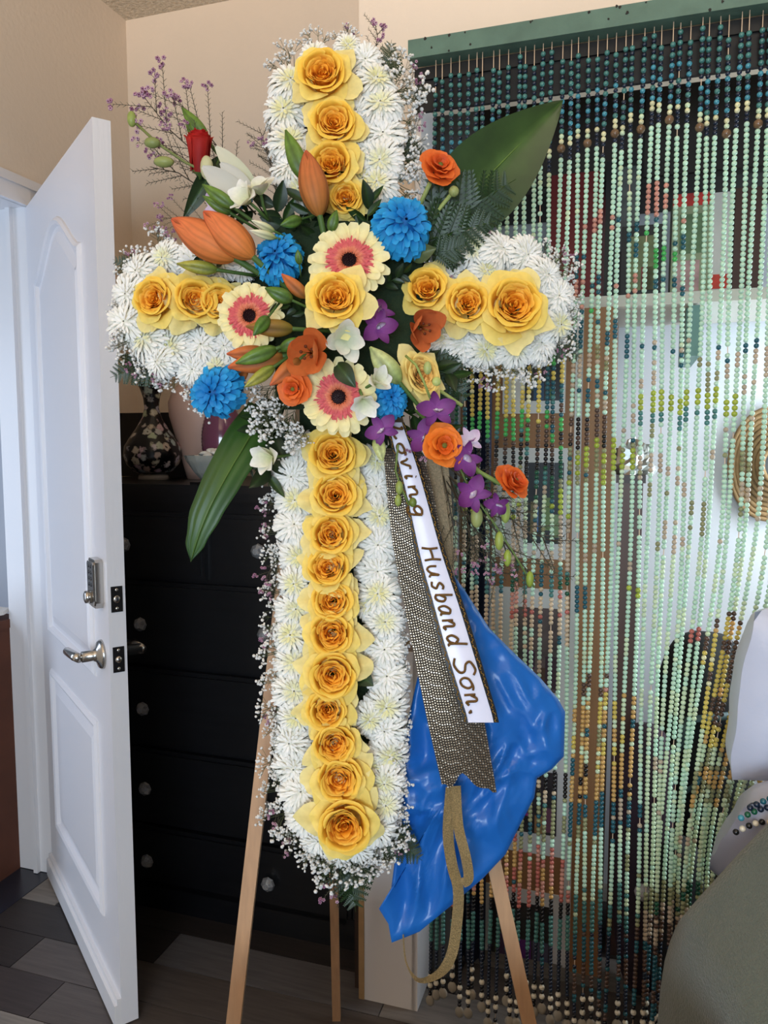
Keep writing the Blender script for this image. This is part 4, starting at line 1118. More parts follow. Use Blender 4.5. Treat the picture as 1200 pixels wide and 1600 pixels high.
# lily buds and other spindles (unit length along +y)
def bud_mesh(c0, c1, ctip, w, open_=0.0, seed=0, grooves=3):
    mb = MB()
    def fn(u, v):
        a = u * 2 * math.pi
        r = w * (math.sin(math.pi * min(.985, v ** .82)) ** .75) * (1 - .12 * v)
        r *= 1 - .22 * abs(math.cos(a * grooves / 2.0 + .5)) ** 5 * math.sin(math.pi * v)
        r += .004 * noise.noise(Vector((a, v * 5, seed)))
        return (r * math.cos(a), v, r * .92 * math.sin(a))
    def col(u, v):
        c = mixc(c0, c1, v * 1.4); c = mixc(c, ctip, (v - .85) * 5)
        st_ = .5 + .5 * noise.noise(Vector((u * 34, v * 1.5, seed)))
        c = mixc(c, tuple(x * 1.25 for x in c), st_ * .5)
        return mixc(c, tuple(x * .5 for x in c), (abs(math.cos(u * math.pi * grooves + .5)) ** 7) * .85)
    mb.grid(36, 16, fn, col, closed=True)
    return mb
GR0, GR1, GR2 = lin(60, 92, 30), lin(104, 136, 48), lin(72, 100, 40)
OG0, OG1, OG2 = lin(150, 106, 44), lin(216, 120, 62), lin(212, 92, 62)
BUD_G = bud_mesh(GR2, GR1, GR0, .19).mesh('bud', M_leaf); BUD_GS = bud_mesh(GR2, lin(84, 118, 36), GR0, .27).mesh('bud', M_leaf)
BUD_O = bud_mesh(OG0, OG1, OG2, .22).mesh('bud', M_petal); BUD_OL = bud_mesh(lin(120, 110, 40), lin(168, 116, 50), lin(150, 104, 50), .2).mesh('bud', M_petal)
BUD_Y = bud_mesh(lin(96, 118, 44), lin(168, 164, 66), lin(140, 140, 60), .18).mesh('bud', M_leaf); BUD_P = bud_mesh(lin(140, 160, 84), lin(196, 204, 140), lin(176, 190, 110), .26, 0, 2).mesh('bud', M_leaf)
BUD_BO = bud_mesh(lin(224, 140, 66), lin(230, 138, 82), lin(216, 100, 66), .27).mesh('bud', M_petal)
STEM_U = MB().tube([(0, -.9, -.3), (0, -.5, -.12), (0, 0, 0), (0, .08, 0)], [.05, .045, .05, .06], 6, lin(70, 100, 42)).mesh('stem', M_stem)
def closed_lily(c0, c1, ctip, w, seed):
    out = []
    for k in range(3):
        a0 = k * 2.094 + .5
        def fn(u, v):
            q = u * 2 - 1; wid = 1.45 * (1 - max(0, v - .55) ** 2 * 3.2)
            a = a0 + q * wid
            r = w * (math.sin(math.pi * min(.994, .03 + v ** .85 * .966)) ** .72) * (1.0 + .10 * (q > 0) * q) + .010 * max(0, v - .6) * (1 + k * .5)
            r *= 1 + .07 * math.cos(q * math.pi) * math.sin(math.pi * v)
            return (r * math.cos(a), v * (1 - .03 * q * q), r * .92 * math.sin(a))
        def col(u, v):
            q = abs(u * 2 - 1); c = mixc(mixc(c0, c1, v * 1.5), ctip, (v - .8) * 4)
            c = mixc(c, tuple(x * 1.3 for x in c), .5 + .5 * noise.noise(Vector((u * 22, v * 1.2, seed + k))))
            c = mixc(c, tuple(x * .72 for x in c), max(0, math.sin(u * 44 + 2 * noise.noise(Vector((u * 5, v * 3, seed))))) * .5)
            return mixc(c, tuple(x * .5 for x in c), max(0, 1 - q * 6) * .8)
        out.append(('petal', MB().grid(40, 16, fn, col).mesh('petal', M_petal)))
    return out
def lily_closed(parts, label, base, tip, off, group='lily buds'):
    t = thing('orange_lily', label, 'lily', along(X(*base, off), X(*tip, off + .012)), group)
    for n_, me in parts: link(n_, me, t)
    link('core', BUD_CORE, t); link('stem', STEM_U, t)
BUD_CORE = bud_mesh(OG0, OG1, OG2, .15).mesh('core', M_petal)
def bud(me, label, base, tip, wpx=None, off=.10, off2=None, group='lily buds', name='lily_bud', stem=True):
    A = X(*base, off); B = X(*tip, off + .012 if off2 is None else off2)
    t = thing(name, label, 'flower bud', along(A, B, 1.0), group)
    link('bud', me, t)
    if stem: link('stem', STEM_U, t)
bud(BUD_G, 'upright green lily bud in front of the upper arm', (478, 284), (446, 203), off=.085)
lily_closed(closed_lily(lin(170, 112, 52), lin(196, 112, 60), lin(180, 84, 56), .215, 7), 'tall orange lily bud over the third rose from the top', (500, 338), (478, 235), .10)
bud(BUD_GS, 'short round green bud left of the upper gerbera stem', (472, 342), (438, 352), off=.09)
bud(BUD_GS, 'short green bud directly above the upper gerbera', (516, 364), (526, 328), off=.10)
bud(BUD_G, 'upper of two green buds over the big orange lilies', (368, 326), (316, 288), off=.085)
bud(BUD_G, 'lower of two green buds over the big orange lilies', (362, 334), (316, 306), off=.075)
bud(BUD_G, 'broad green bud behind the red ranunculus', (326, 222), (284, 168), off=.03)
bud(BUD_G, 'narrow green bud behind the red ranunculus stem', (312, 228), (290, 185), off=.02)
bud(BUD_Y, 'yellow green bud lying over the left arm chrysanthemums', (342, 422), (276, 412), off=.075)
bud(BUD_GS, 'olive round seed pod on the left blue chrysanthemum', (468, 414), (465, 390), off=.125)
bud(BUD_GS, 'green bud at the upper right rim of the left gerbera', (458, 470), (414, 450), off=.125)
bud(BUD_GS, 'small green bud over the left gerbera centre', (420, 494), (396, 524), off=.135)
bud(BUD_OL, 'brownish orange bud crossing the left gerbera', (460, 514), (384, 510), off=.12)
bud(BUD_O, 'orange bud between the left blue bloom and the centre rose', (480, 466), (440, 428), off=.11)
bud(BUD_G, 'green bud pointing left under the left gerbera', (434, 544), (368, 568), off=.12)
bud(BUD_O, 'long orange bud under the left gerbera', (445, 556), (356, 574), off=.105)
bud(BUD_O, 'orange bud tip showing above the long orange bud', (420, 552), (354, 553), off=.095)
bud(BUD_Y, 'olive green bud below the long orange bud', (430, 572), (382, 605), off=.118)
bud(BUD_O, 'plump orange bud just left of the open orange lily', (470, 560), (422, 602), off=.12)
bud(BUD_GS, 'short green bud tucked beside the open orange lily', (438, 548), (468, 528), off=.115)
bud(BUD_O, 'short orange bud behind the hanging blue chrysanthemum', (384, 566), (370, 606), off=.07)
CLB = closed_lily(lin(214, 130, 58), lin(222, 124, 72), lin(206, 88, 60), .235, 3)
lily_closed(CLB, 'big orange lily bloom closed and pointing left above the left arm', (368, 404), (268, 342), .085)
lily_closed(CLB, 'big orange lily bloom beside its twin over the blue chrysanthemum', (396, 402), (318, 330), .098)
bud(BUD_P, 'pale green closed lily between white blooms and pale rose', (626, 600), (578, 542), off=.105)
bud(BUD_P, 'pale green orchid bud at the top of the rhinestone ribbon', (588, 682), (598, 720), off=.10)

# open lilies and loose long petals
def long_petal(L, w, bend, c0, c1, seed, cup=.25):
    mb = MB()
    def fn(u, v):
        t = u * 2 - 1; ww = w * math.sin(math.pi * min(.98, .06 + v * .92)) ** .7
        a = bend * v
        y = L * (math.sin(a) / bend if abs(bend) > 1e-3 else v); z = L * ((1 - math.cos(a)) / bend if abs(bend) > 1e-3 else 0)
        return (ww * t, y, z + cup * ww * t * t + .02 * noise.noise(Vector((t * 2, v * 3, seed))))
    mb.grid(6, 10, fn, lambda u, v: mixc(c0, c1, v))
    return mb
def lily_parts(c0, c1, n, seed, spreadl, L=1.0, w=.26, bend=.5, st=True):
    rr = random.Random(seed); out = []
    for k in range(n):
        a = 2 * math.pi * k / n + rr.uniform(-.2, .2)
        M = Matrix.Rotation(a, 4, 'Z') @ Matrix.Rotation(spreadl + rr.uniform(-.25, .25), 4, 'X') @ Matrix.Translation((0, .06, 0))
        mb = long_petal(L * rr.uniform(.85, 1.05), w, bend * rr.uniform(.6, 1.4), c0, c1, seed + k)
        out.append(('petal', mb.mesh('petal', M_petal), M))
    if not st: return out
    mb = MB()
    for k in range(5):
        a = k * 1.257; mb.tube([(0, 0, 0), (.08 * math.cos(a), .08 * math.sin(a), .35), (.16 * math.cos(a), .16 * math.sin(a), .6)], .018, 5, mixc(c0, lin(150, 140, 60), .5))
        mb.ball((.16 * math.cos(a), .16 * math.sin(a), .6), .05, lin(110, 52, 26), 6, 4, (1, 1, .6))
    out.append(('stamens', mb.mesh('stamens', M_petal), Matrix.Identity(4)))
    return out
def lily(parts, name, label, cat, px, py, r, off, tx, tz, roll, group=None):
    P = X(px, py, off); t = thing(name, label, cat, frame(P, facing(tx, tz), roll, r * mpp(P)), group)
    for n_, me, m_ in parts: link(n_, me, t, m_)
    link('stem', MB().tube([(0, 0, .06), (0, 0, -.4), (0, -.1, -1.0)], .07, 6, lin(80, 110, 50)).mesh('stem', M_stem), t)
LO = (lin(216, 112, 50), lin(226, 132, 74))
lily(lily_parts(*LO, 6, 3, .62, 1.0, .36, .9), 'orange_lily', 'open orange lily just below the central rose', 'lily', 488, 552, 58, .115, -.15, -.2, .5, 'open orange lilies')
lily(lily_parts(lin(190, 92, 44), lin(214, 118, 68), 6, 9, .55, 1.0, .34, .9), 'orange_lily', 'half open orange lily below the innermost right arm rose', 'lily', 655, 512, 50, .085, .3, -.3, 2.1, 'open orange lilies')
WL = (lin(206, 212, 176), lin(250, 249, 244))
lily(lily_parts(*WL, 7, 14, .6, 1.0, .30, .5, False), 'white_lily', 'white lily bloom under the central yellow rose', 'lily', 538, 528, 44, .115, .2, -.35, 1.0)
def freesia(seed):
    return lily_parts(lin(214, 216, 160), lin(252, 251, 248), 6, seed, 1.12, 1.0, .36, -.75, False)
lily(freesia(21), 'white_freesia', 'white freesia above the twin orange lilies', 'freesia', 392, 318, 38, .085, -.9, .5, .4, 'white freesias')
lily(freesia(22), 'white_freesia', 'white freesia trumpet pointing up beside the blue scrap', 'freesia', 408, 306, 36, .075, -.2, 1.3, 1.4, 'white freesias')
lily(freesia(23), 'white_freesia', 'white freesia hanging left of the first column rose', 'freesia', 428, 714, 38, .06, -.8, -.2, 2.0, 'white freesias')
lily(freesia(24), 'white_freesia', 'white freesia over the right rim of the lowest gerbera', 'freesia', 566, 620, 38, .125, .3, -.9, .9, 'white freesias')
lily(freesia(25), 'white_freesia', 'white freesia resting on the small blue chrysanthemum', 'freesia', 582, 600, 34, .125, .9, .3, 2.9, 'white freesias')
WB = bud_mesh(lin(150, 160, 80), lin(236, 232, 196), lin(250, 248, 240), .17, 0, 5).mesh('bud', M_white_petal)
bud(WB, 'upper white freesia bud beside the left blue chrysanthemum', (430, 362), (393, 344), off=.09, group='white freesia buds', name='freesia_bud')
bud(WB, 'lower white freesia bud beside the left blue chrysanthemum', (432, 372), (390, 360), off=.095, group='white freesia buds', name='freesia_bud')
LP1 = long_petal(1, .16, .35, lin(206, 210, 176), lin(232, 226, 200), 3).mesh('petal', M_white_petal)
LP2 = long_petal(1, .20, .5, lin(214, 210, 196), lin(232, 226, 214), 5).mesh('petal', M_white_petal)
pl_ = thing('white_lily_trumpet', 'long pale lily trumpet behind the white freesia', 'lily', Matrix.Identity(4))
for (a, b, o, me) in (((404, 304), (340, 232), .05, LP1), ((398, 308), (346, 256), .055, LP2), ((388, 312), (318, 262), .06, LP2), ((380, 318), (322, 276), .055, LP1)):
    link('petal', me, pl_, along(X(*a, o), X(*b, o + .012)))

# ranunculus
def ranunculus(seed, c0, c1, c2):
    rr = random.Random(seed); G = 2.39996; th = 0; H = []
    for k in range(9):
        th += G; H.append(cup_petal(.03 + .01 * k, .07 + .04 * k, .1, .30 + .028 * k, 1.3, th, .02, 0, .06, seed + k, c0, c1, 8, 4))
    out = [('heart', merge(H).mesh('heart', M_petal))]
    for k in range(12):
        th += G; out.append(('petal', cup_petal(.2, .48 + .045 * k, -.15 - .02 * k, .52 - .042 * k, .95, th, .05, 0, .12, seed + 30 + k, c1, c2, 8, 6).mesh('petal', M_petal)))
    out.append(('eye', MB().ball((0, 0, .26), .13, lin(120, 120, 50), 10, 5, (1, 1, .8)).mesh('eye', M_petal)))
    return out
RAN = ranunculus(3, lin(196, 70, 14), lin(230, 100, 22), lin(246, 136, 44)); RED = ranunculus(6, lin(140, 16, 16), lin(186, 28, 28), lin(214, 48, 44)); RAN2 = ranunculus(9, lin(186, 58, 18), lin(224, 92, 30), lin(236, 118, 48))
bloom(RAN2, 'ranunculus', 'orange ranunculus at the foot of the big upper leaf', 'ranunculus', 685, 265, 38, .08, .3, .35, .5, 'orange ranunculus')
bloom(RAN, 'ranunculus', 'bright orange ranunculus with a dark eye among purple orchids', 'ranunculus', 692, 698, 39, .10, .15, .05, 1.5, 'orange ranunculus')
bloom(RAN2, 'ranunculus', 'orange ranunculus tipped sideways at the far right of the spray', 'ranunculus', 798, 756, 36, .085, .8, .6, 2.0, 'orange ranunculus', squash=(1, .9, 1.2))
bloom(RAN2, 'ranunculus', 'small orange ranunculus under the open orange lily', 'ranunculus', 460, 608, 31, .125, -.2, -.2, .1, 'orange ranunculus')
def red_cup(seed):
    out = []; th = 0
    for k in range(14):
        th += 2.39996; t = k / 13
        out.append(('petal', cup_petal(.20 + .22 * t, .22 + .42 * t, -.95 + .1 * t, .95 - .35 * t, .95, th, .03, .04, .07, seed + k, lin(140, 16, 16), mixc(lin(186, 28, 26), lin(216, 52, 44), t), 8, 8).mesh('petal', M_petal)))
    out.append(('calyx', MB().lathe([(0, -1.2), (.06, -1.2), (.10, -1.05), (.34, -.92), (.36, -.80)], 10, lin(80, 104, 50)).mesh('calyx', M_leaf)))
    return out
bloom(red_cup(6), 'ranunculus', 'red ranunculus high on the left of the spray', 'ranunculus', 312, 236, 36, .06, .22, 2.6, .9, None, squash=(1, 1, .95))

# stems and round bud
def stem_obj(name, label, pts, offs, rpx, c, cat='stem', extra=None, group=None):
    P = [X(x, y, o) for (x, y), o in zip(pts, offs)]
    A = P[0]; mb = MB().tube([p - A for p in P], rpx * mpp(A), 7, c)
    t = thing(name, label, cat, Matrix.Translation(A), group)
    link('stalk', mb.mesh('stalk', M_stem), t)
    if extra: 
        for n_, (x, y), o, r, cc, sc in extra:
            q = X(x, y, o) - A
            link(n_, MB().ball(q, r * mpp(A), cc, 10, 8, sc).mesh(n_, M_leaf), t)
    return t
SG = lin(150, 164, 92)
stem_obj('green_stalk', 'pale green stem rising to the upper right orange ranunculus', [(650, 345), (660, 312), (672, 286)], [.03, .05, .07], 3.4, SG)
stem_obj('green_stalk', 'pale green stem ending in a small round bud by the big leaf', [(662, 358), (682, 332), (706, 302)], [.03, .055, .075], 3.2, SG, extra=[('round_bud', (709, 299), .077, 8, lin(150, 158, 96), (1, 1, 1))])
stem_obj('green_stalk', 'green stem leading to the tipped orange ranunculus', [(650, 640), (720, 712), (750, 738), (782, 756)], [.04, .06, .07, .08], 3.6, lin(120, 144, 70))
stem_obj('green_stalk', 'pale green stem beside the upper purple orchid', [(660, 608), (690, 612), (722, 634)], [.05, .07, .08], 2.8, SG)
stem_obj('orchid_stem', 'thin orchid stem with green buds reaching far left', [(402, 312), (350, 282), (290, 254), (246, 224), (205, 186)], [.03, .05, .06, .06, .06], 2.2, lin(112, 122, 66), 'orchid',
         [('orchid_bud', (206, 186), .062, 9, lin(142, 156, 80), (.8, .8, 1.3)), ('orchid_bud', (238, 223), .064, 9, lin(136, 146, 84), (1.4, .9, .9)), ('orchid_bud', (256, 253), .066, 10, lin(156, 166, 96), (1.6, .9, .8)), ('orchid_bud', (323, 262), .075, 11, lin(206, 204, 160), (.9, .9, 1.6))])
stem_obj('orchid_stem', 'trailing orchid stem with green buds at the lower right', [(700, 690), (735, 768), (770, 815), (800, 860), (835, 918)], [.06, .07, .06, .05, .05], 1.6, lin(96, 118, 58), 'orchid',
         [('orchid_bud', (745, 808), .065, 12, lin(166, 176, 108), (.8, .8, 1.4)), ('orchid_bud', (790, 800), .06, 11, lin(150, 168, 84), (.7, .7, 1.6)), ('orchid_bud', (780, 845), .06, 10, lin(156, 172, 80), (.7, .7, 1.5)), ('orchid_bud', (793, 872), .055, 9, lin(150, 170, 70), (.7, .7, 1.5)), ('orchid_bud', (828, 905), .052, 8, lin(140, 160, 60), (.8, .8, 1.6))])
stem_obj('orchid_stem', 'small budded orchid stem hanging over the lettered ribbon', [(622, 695), (618, 735), (626, 760), (640, 790)], [.10, .075, .07, .07], 1.8, lin(104, 124, 60), 'orchid',
         [('orchid_bud', (624, 762), .073, 8, lin(140, 156, 80), (.8, .8, 1.4)), ('orchid_bud', (622, 782), .073, 7, lin(146, 162, 80), (.8, .8, 1.4)), ('orchid_bud', (645, 785), .073, 7, lin(110, 130, 56), (.9, .9, 1.1))])
stem_obj('orchid_stem', 'green stem curling across the pale ruffled rose', [(634, 556), (650, 570), (662, 596), (672, 622)], [.12, .13, .13, .12], 2.0, lin(140, 156, 80), 'orchid', [('orchid_bud', (668, 575), .132, 8, lin(170, 180, 110), (.8, .8, 1.3)), ('orchid_bud', (682, 596), .128, 6, lin(180, 190, 110), (1.2, .7, 1.2))])

# purple orchids
def orchid(seed, c0, c1, lipc):
    rr = random.Random(seed); out = []
    for k, (a, L, w) in enumerate(((0, 1, .26), (1.25, 1.05, .40), (-1.25, 1.05, .40), (2.4, .95, .25), (-2.4, .95, .25))):
        mb = long_petal(L, w, rr.uniform(-.5, .5), c0, c1, seed + k, .2)
        out.append(('petal', mb.mesh('petal', M_petal), Matrix.Rotation(a + rr.uniform(-.1, .1), 4, 'Z') @ Matrix.Rotation(rr.uniform(.1, .4), 4, 'X')))
    mb = long_petal(.62, .26, 1.2, lin(236, 220, 238), lipc, seed + 9, .8)
    out.append(('lip', mb.mesh('lip', M_petal), Matrix.Rotation(math.pi, 4, 'Z') @ Matrix.Rotation(.7, 4, 'X') @ Matrix.Translation((0, 0, .05))))
    out.append(('column', MB().ball((0, .02, .12), .10, lin(232, 224, 236), 8, 6, (1, 1, 1.4)).mesh('column', M_petal), Matrix.Identity(4)))
    return out
PU = [orchid(s, lin(158, 84, 164), lin(92, 20, 98), lin(86, 10, 92)) for s in (2, 5, 7)]
PWH = orchid(12, lin(240, 230, 242), lin(214, 184, 218), lin(140, 60, 146))
for k, (lab, x, y, r, off, tx, tz, roll, v) in enumerate([
        ('purple orchid above the dark eyed orange ranunculus', 681, 642, 32, .105, .2, 0, .1, 0), ('purple orchid half hidden left of the dark eyed ranunculus', 664, 684, 30, .085, -.3, -.1, 1.2, 1), ('purple orchid at the top of the lettered ribbon', 597, 672, 28, .115, -.2, -.2, .6, 2),
        ('purple orchid to the right of the dark eyed ranunculus', 726, 716, 30, .095, .3, -.1, 2.2, 0), ('white and purple orchid behind the dark eyed ranunculus', 733, 690, 24, .085, .4, .3, .4, 3), ('lower purple orchid left of the tipped ranunculus', 738, 772, 32, .085, 0, -.1, .9, 1),
        ('small purple orchid under the tipped ranunculus', 776, 788, 22, .08, .4, -.3, 2.7, 2), ('purple orchid just right of the central rose', 590, 512, 32, .10, .4, 0, 3.5, 1), ('purple orchid sliver above the one beside the central rose', 592, 488, 26, .09, .5, .4, 4.6, 2), ('pale purple orchid behind the twin orange lilies', 340, 322, 26, .05, -.6, -.2, 1.9, 3)]):
    lily((PU + [PWH])[v], 'purple_orchid', lab, 'orchid', x, y, r, off, tx, tz, roll, 'orchid blooms')

# big leaves
def leaf_mesh(w, fold, bend, c0, c1, taper=.55, name='blade', ribs=True, nu=8, nv=18, tipc=None):
    mb = MB()
    def fn(u, v):
        t = u * 2 - 1
        ww = w * (math.sin(math.pi * min(1, .03 + v * .97) ** taper) ** .9)
        return (ww * t, v, fold * ww * abs(t) + bend * math.sin(v * math.pi) + .006 * math.sin(t * 22) * w * 2)
    mb.grid(nu, nv, fn, lambda u, v: mixc(c1, c0, abs(u * 2 - 1) ** .4) if ribs else mixc(c0, c1, v))
    return mb.mesh(name, M_leaf)
GD, GM, GL = lin(30, 48, 22), lin(48, 74, 30), lin(84, 112, 44)
def leaf_thing(name, label, base, tip, w, off, off2, fold, bend, c0, c1, taper=.55, group=None, facing_=None):
    A, B = X(*base, off), X(*tip, off2)
    t = thing(name, label, 'leaf', along(A, B, 1.0, facing_), group)
    link('blade', leaf_mesh(w, fold, bend, c0, c1, taper), t)
    link('midrib', MB().tube([(0, 0, .002), (0, .5, .004 + bend), (0, .97, .002)], [.010, .006, .002], 5, GL).mesh('midrib', M_leaf), t)
leaf_thing('broad_leaf', 'large dark green broad leaf rising at the upper right', (668, 372), (880, 156), .215, .0, .02, .22, .03, lin(44, 66, 28), lin(70, 96, 42), .75)
def strap_leaf(label, path, wids, offs, c0, c1):
    P = [Vector((x, y, o)) for (x, y), o in zip(path, offs)]; n = len(P) - 1
    def at(v):
        x = v * n; i = min(n - 1, int(x)); t = x - i
        a, b, c, d = P[max(0, i - 1)], P[i], P[i + 1], P[min(n, i + 2)]
        return .5 * (2 * b + (c - a) * t + (2 * a - 5 * b + 4 * c - d) * t * t + (-a + 3 * b - 3 * c + d) * t ** 3)
    def wd(v):
        x = v * n; i = min(n - 1, int(x)); t = x - i; t = t * t * (3 - 2 * t); return wids[i] * (1 - t) + wids[i + 1] * t
    def fn(u, v):
        p = at(v); q = at(min(1, v + .03)) - at(max(0, v - .03)); nr = Vector((-q.y, q.x)).normalized(); s_ = (u - .5) * wd(v)
        return X(p.x + nr.x * s_, p.y + nr.y * s_, p.z - .018 * abs(u - .45) * (wd(v) / 60) + .003 * math.sin(u * 30))
    t = thing('broad_leaf', label, 'leaf', Matrix.Identity(4))
    link('blade', MB().grid(12, 30, fn, lambda u, v: mixc(c1, c0, abs(u * 2 - .9) ** .5)).mesh('blade', M_leaf), t)
    link('midrib', MB().tube([fn(.45, k / 12) + CN * .0006 for k in range(13)], [.0016 - .0001 * k for k in range(13)], 5, GL).mesh('midrib', M_leaf), t)
strap_leaf('large green strap leaf hanging at the lower left', [(412, 640), (382, 690), (350, 745), (322, 800), (306, 845), (298, 878)], [52, 66, 60, 50, 32, 1], [.02, .05, .07, .075, .07, .06], lin(46, 80, 30), lin(72, 108, 42))
leaf_thing('broad_leaf', 'dark narrow leaf behind the red ranunculus', (345, 245), (285, 345), .13, .03, .02, .3, .05, GD, GM, .8)
leaf_thing('broad_leaf', 'dark leaf between the lowest gerbera and white lily', (526, 568), (556, 606), .30, .12, .125, .3, .1, GD, GM, .8)
leaf_thing('broad_leaf', 'small olive leaf under the right blue chrysanthemum', (640, 400), (682, 388), .34, .07, .085, .3, .05, lin(70, 82, 40), lin(100, 110, 56), .8)
leaf_thing('broad_leaf', 'dark leaf beside the seventh column rose', (556, 1050), (584, 1072), .36, .035, .05, .2, .05, GD, GM, .8)
LEAFU = [leaf_mesh(.20, .3, .04, GD, GM, .8), leaf_mesh(.17, .4, -.05, lin(36, 58, 26), lin(60, 88, 38), .8), leaf_mesh(.24, .25, .06, lin(26, 42, 22), lin(44, 66, 30), .8)]
def ruscus(label, base, tip, off, n, lw, seed):
    rr = random.Random(seed); A, B = X(*base, off), X(*tip, off + .02)
    t = thing('leafy_sprig', label, 'foliage', along(A, B), 'dark leafy sprigs in the centre of the spray')
    link('stalk', MB().tube([(0, 0, 0), (.03, .5, .03), (0, 1, 0)], [.02, .014, .006], 5, GM).mesh('stalk', M_leaf), t)
    for k in range(n):
        v = .1 + .85 * k / n; s = (1 if k % 2 else -1)
        M = Matrix.Translation((.02 * math.sin(v * 3), v, .02)) @ Matrix.Rotation(-s * rr.uniform(.5, 1.1), 4, 'Z') @ Matrix.Rotation(rr.uniform(-.5, .5), 4, 'Y') @ Matrix.Rotation(rr.uniform(-.1, .6), 4, 'X') @ Matrix.Scale(lw * rr.uniform(.8, 1.15), 4)
        link('leaf', LEAFU[rr.randrange(3)], t, M)
for k, (lab, b, tp, off, n) in enumerate([
        ('dark leafy sprig above the left blue chrysanthemum', (470, 400), (420, 310), .03, 9), ('dark leafy sprig behind the tall orange bud', (500, 400), (470, 300), .03, 9), ('dark leafy sprig between the upper roses and right blue bloom', (560, 400), (580, 300), .03, 8),
        ('dark leafy sprig right of the central rose', (590, 450), (640, 420), .05, 7), ('dark leafy sprig below the right arm near the pale rose', (640, 560), (720, 590), .03, 9), ('dark leafy sprig left of the central rose', (480, 490), (430, 470), .08, 7),
        ('dark leafy sprig behind the purple orchids', (630, 640), (720, 690), .02, 9), ('dark leafy sprig under the left arm beside the hanging blue bloom', (440, 620), (390, 680), .02, 8), ('dark leafy sprig above the hanging strap leaf', (430, 650), (420, 760), .015, 9),
        ('dark leafy sprig left of the twin orange lilies', (400, 330), (340, 340), .02, 7), ('dark leafy sprig at the top of the rhinestone ribbon', (600, 640), (640, 720), .02, 8), ('dark leafy sprig between the right blue bloom and right arm', (640, 400), (700, 380), .03, 7), ('dark leafy sprig over the left end of the arm top', (380, 400), (300, 400), .025, 7)]):
    ruscus(lab, b, tp, off, n, .42, 40 + k)

# ferns
def fern_parts(seed, n=11):
    rr = random.Random(seed); mb = MB()
    pin = []
    for k in range(n):
        v = .08 + .88 * k / n; L = .42 * (1 - v) ** .8 + .06
        for s in (-1, 1):
            m = MB()
            for q in range(7):
                for s2 in (-1, 1):
                    t = (q + .5) / 7; l2 = .30 * (1 - t) + .06
                    def fn(u, w):
                        a = u * 2 - 1
                        return (s2 * l2 * w, t + a * .075 * (1 - w) + .12 * w, 0.03 * w)
                    m.grid(2, 2, fn, lambda u, w: mixc(lin(24, 44, 18), lin(44, 72, 28), w))
            M = Matrix.Translation((0, v, 0)) @ Matrix.Rotation(-s * 1.0, 4, 'Z') @ Matrix.Rotation(rr.uniform(-.3, .3), 4, 'Y') @ Matrix.Scale(L, 4)
            pin.append((m, M))
    meshes = []
    return [(m.mesh('leaflet', M_leaf), M) for m, M in pin[:2]], pin
FERN_PIN = None
def fern(label, base, tip, off, seed, n=10, off2=None):
    global FERN_PIN
    if FERN_PIN is None:
        m = MB()
        for q in range(8):
            for s2 in (-1, 1):
                t = (q + .3) / 8; l2 = .26 * (1 - t) + .07
                m.grid(2, 3, lambda u, w: (s2 * l2 * w, t + (u * 2 - 1) * .062 * (1 - w * w) + .12 * w, .04 * w * (1 - w)), lambda u, w: mixc(lin(26, 46, 20), lin(46, 74, 30), w))
        m.tube([(0, 0, 0), (0, 1, 0)], .012, 4, lin(50, 70, 34))
        FERN_PIN = m.mesh('leaflet', M_leaf)
    rr = random.Random(seed); A, B = X(*base, off), X(*tip, off + .01 if off2 is None else off2)
    t = thing('fern_frond', label, 'fern', along(A, B), 'fern fronds behind the flowers')
    link('stalk', MB().tube([(0, 0, 0), (0, 1, 0)], [.012, .004], 4, lin(60, 84, 38)).mesh('stalk', M_leaf), t)
    for k in range(n):
        v = .06 + .90 * k / n; L = .50 * (1 - v) ** .85 + .05
        for s in (-1, 1):
            link('leaflet', FERN_PIN, t, Matrix.Translation((0, v, 0)) @ Matrix.Rotation(-s * (1.0 + rr.uniform(-.1, .1)), 4, 'Z') @ Matrix.Rotation(rr.uniform(-.3, .3), 4, 'Y') @ Matrix.Scale(L, 4))
for k, (lab, b, tp, off) in enumerate([('fern frond lying over the foot of the big upper leaf', (668, 366), (806, 280), .035), ('fern frond above the right arm chrysanthemums', (650, 380), (775, 345), .045), ('fern frond under the right arm beside the pale rose', (650, 560), (735, 628), .02),
                                       ('fern frond at the very foot of the cross', (540, 1310), (556, 1425), -.01), ('fern frond poking out under the left arm', (250, 560), (172, 590), .0), ('fern frond beside the white freesia at the lower left', (440, 660), (384, 745), .01),
                                       ('fern frond poking out at the top right of the upper arm', (600, 130), (612, 62), .0), ('fern frond tucked along the right arm end', (850, 520), (908, 560), .0), ('fern frond tip crossing the right arm top', (680, 400), (735, 378), .06), ('fern frond right of the upper arm', (600, 230), (665, 240), .0), ('fern frond by the foot right side of the column', (600, 1300), (660, 1345), -.005), ('fern frond on the outer end of the left arm', (230, 430), (176, 405), .0)]):
    fern(lab, b, tp, off, 70 + k)

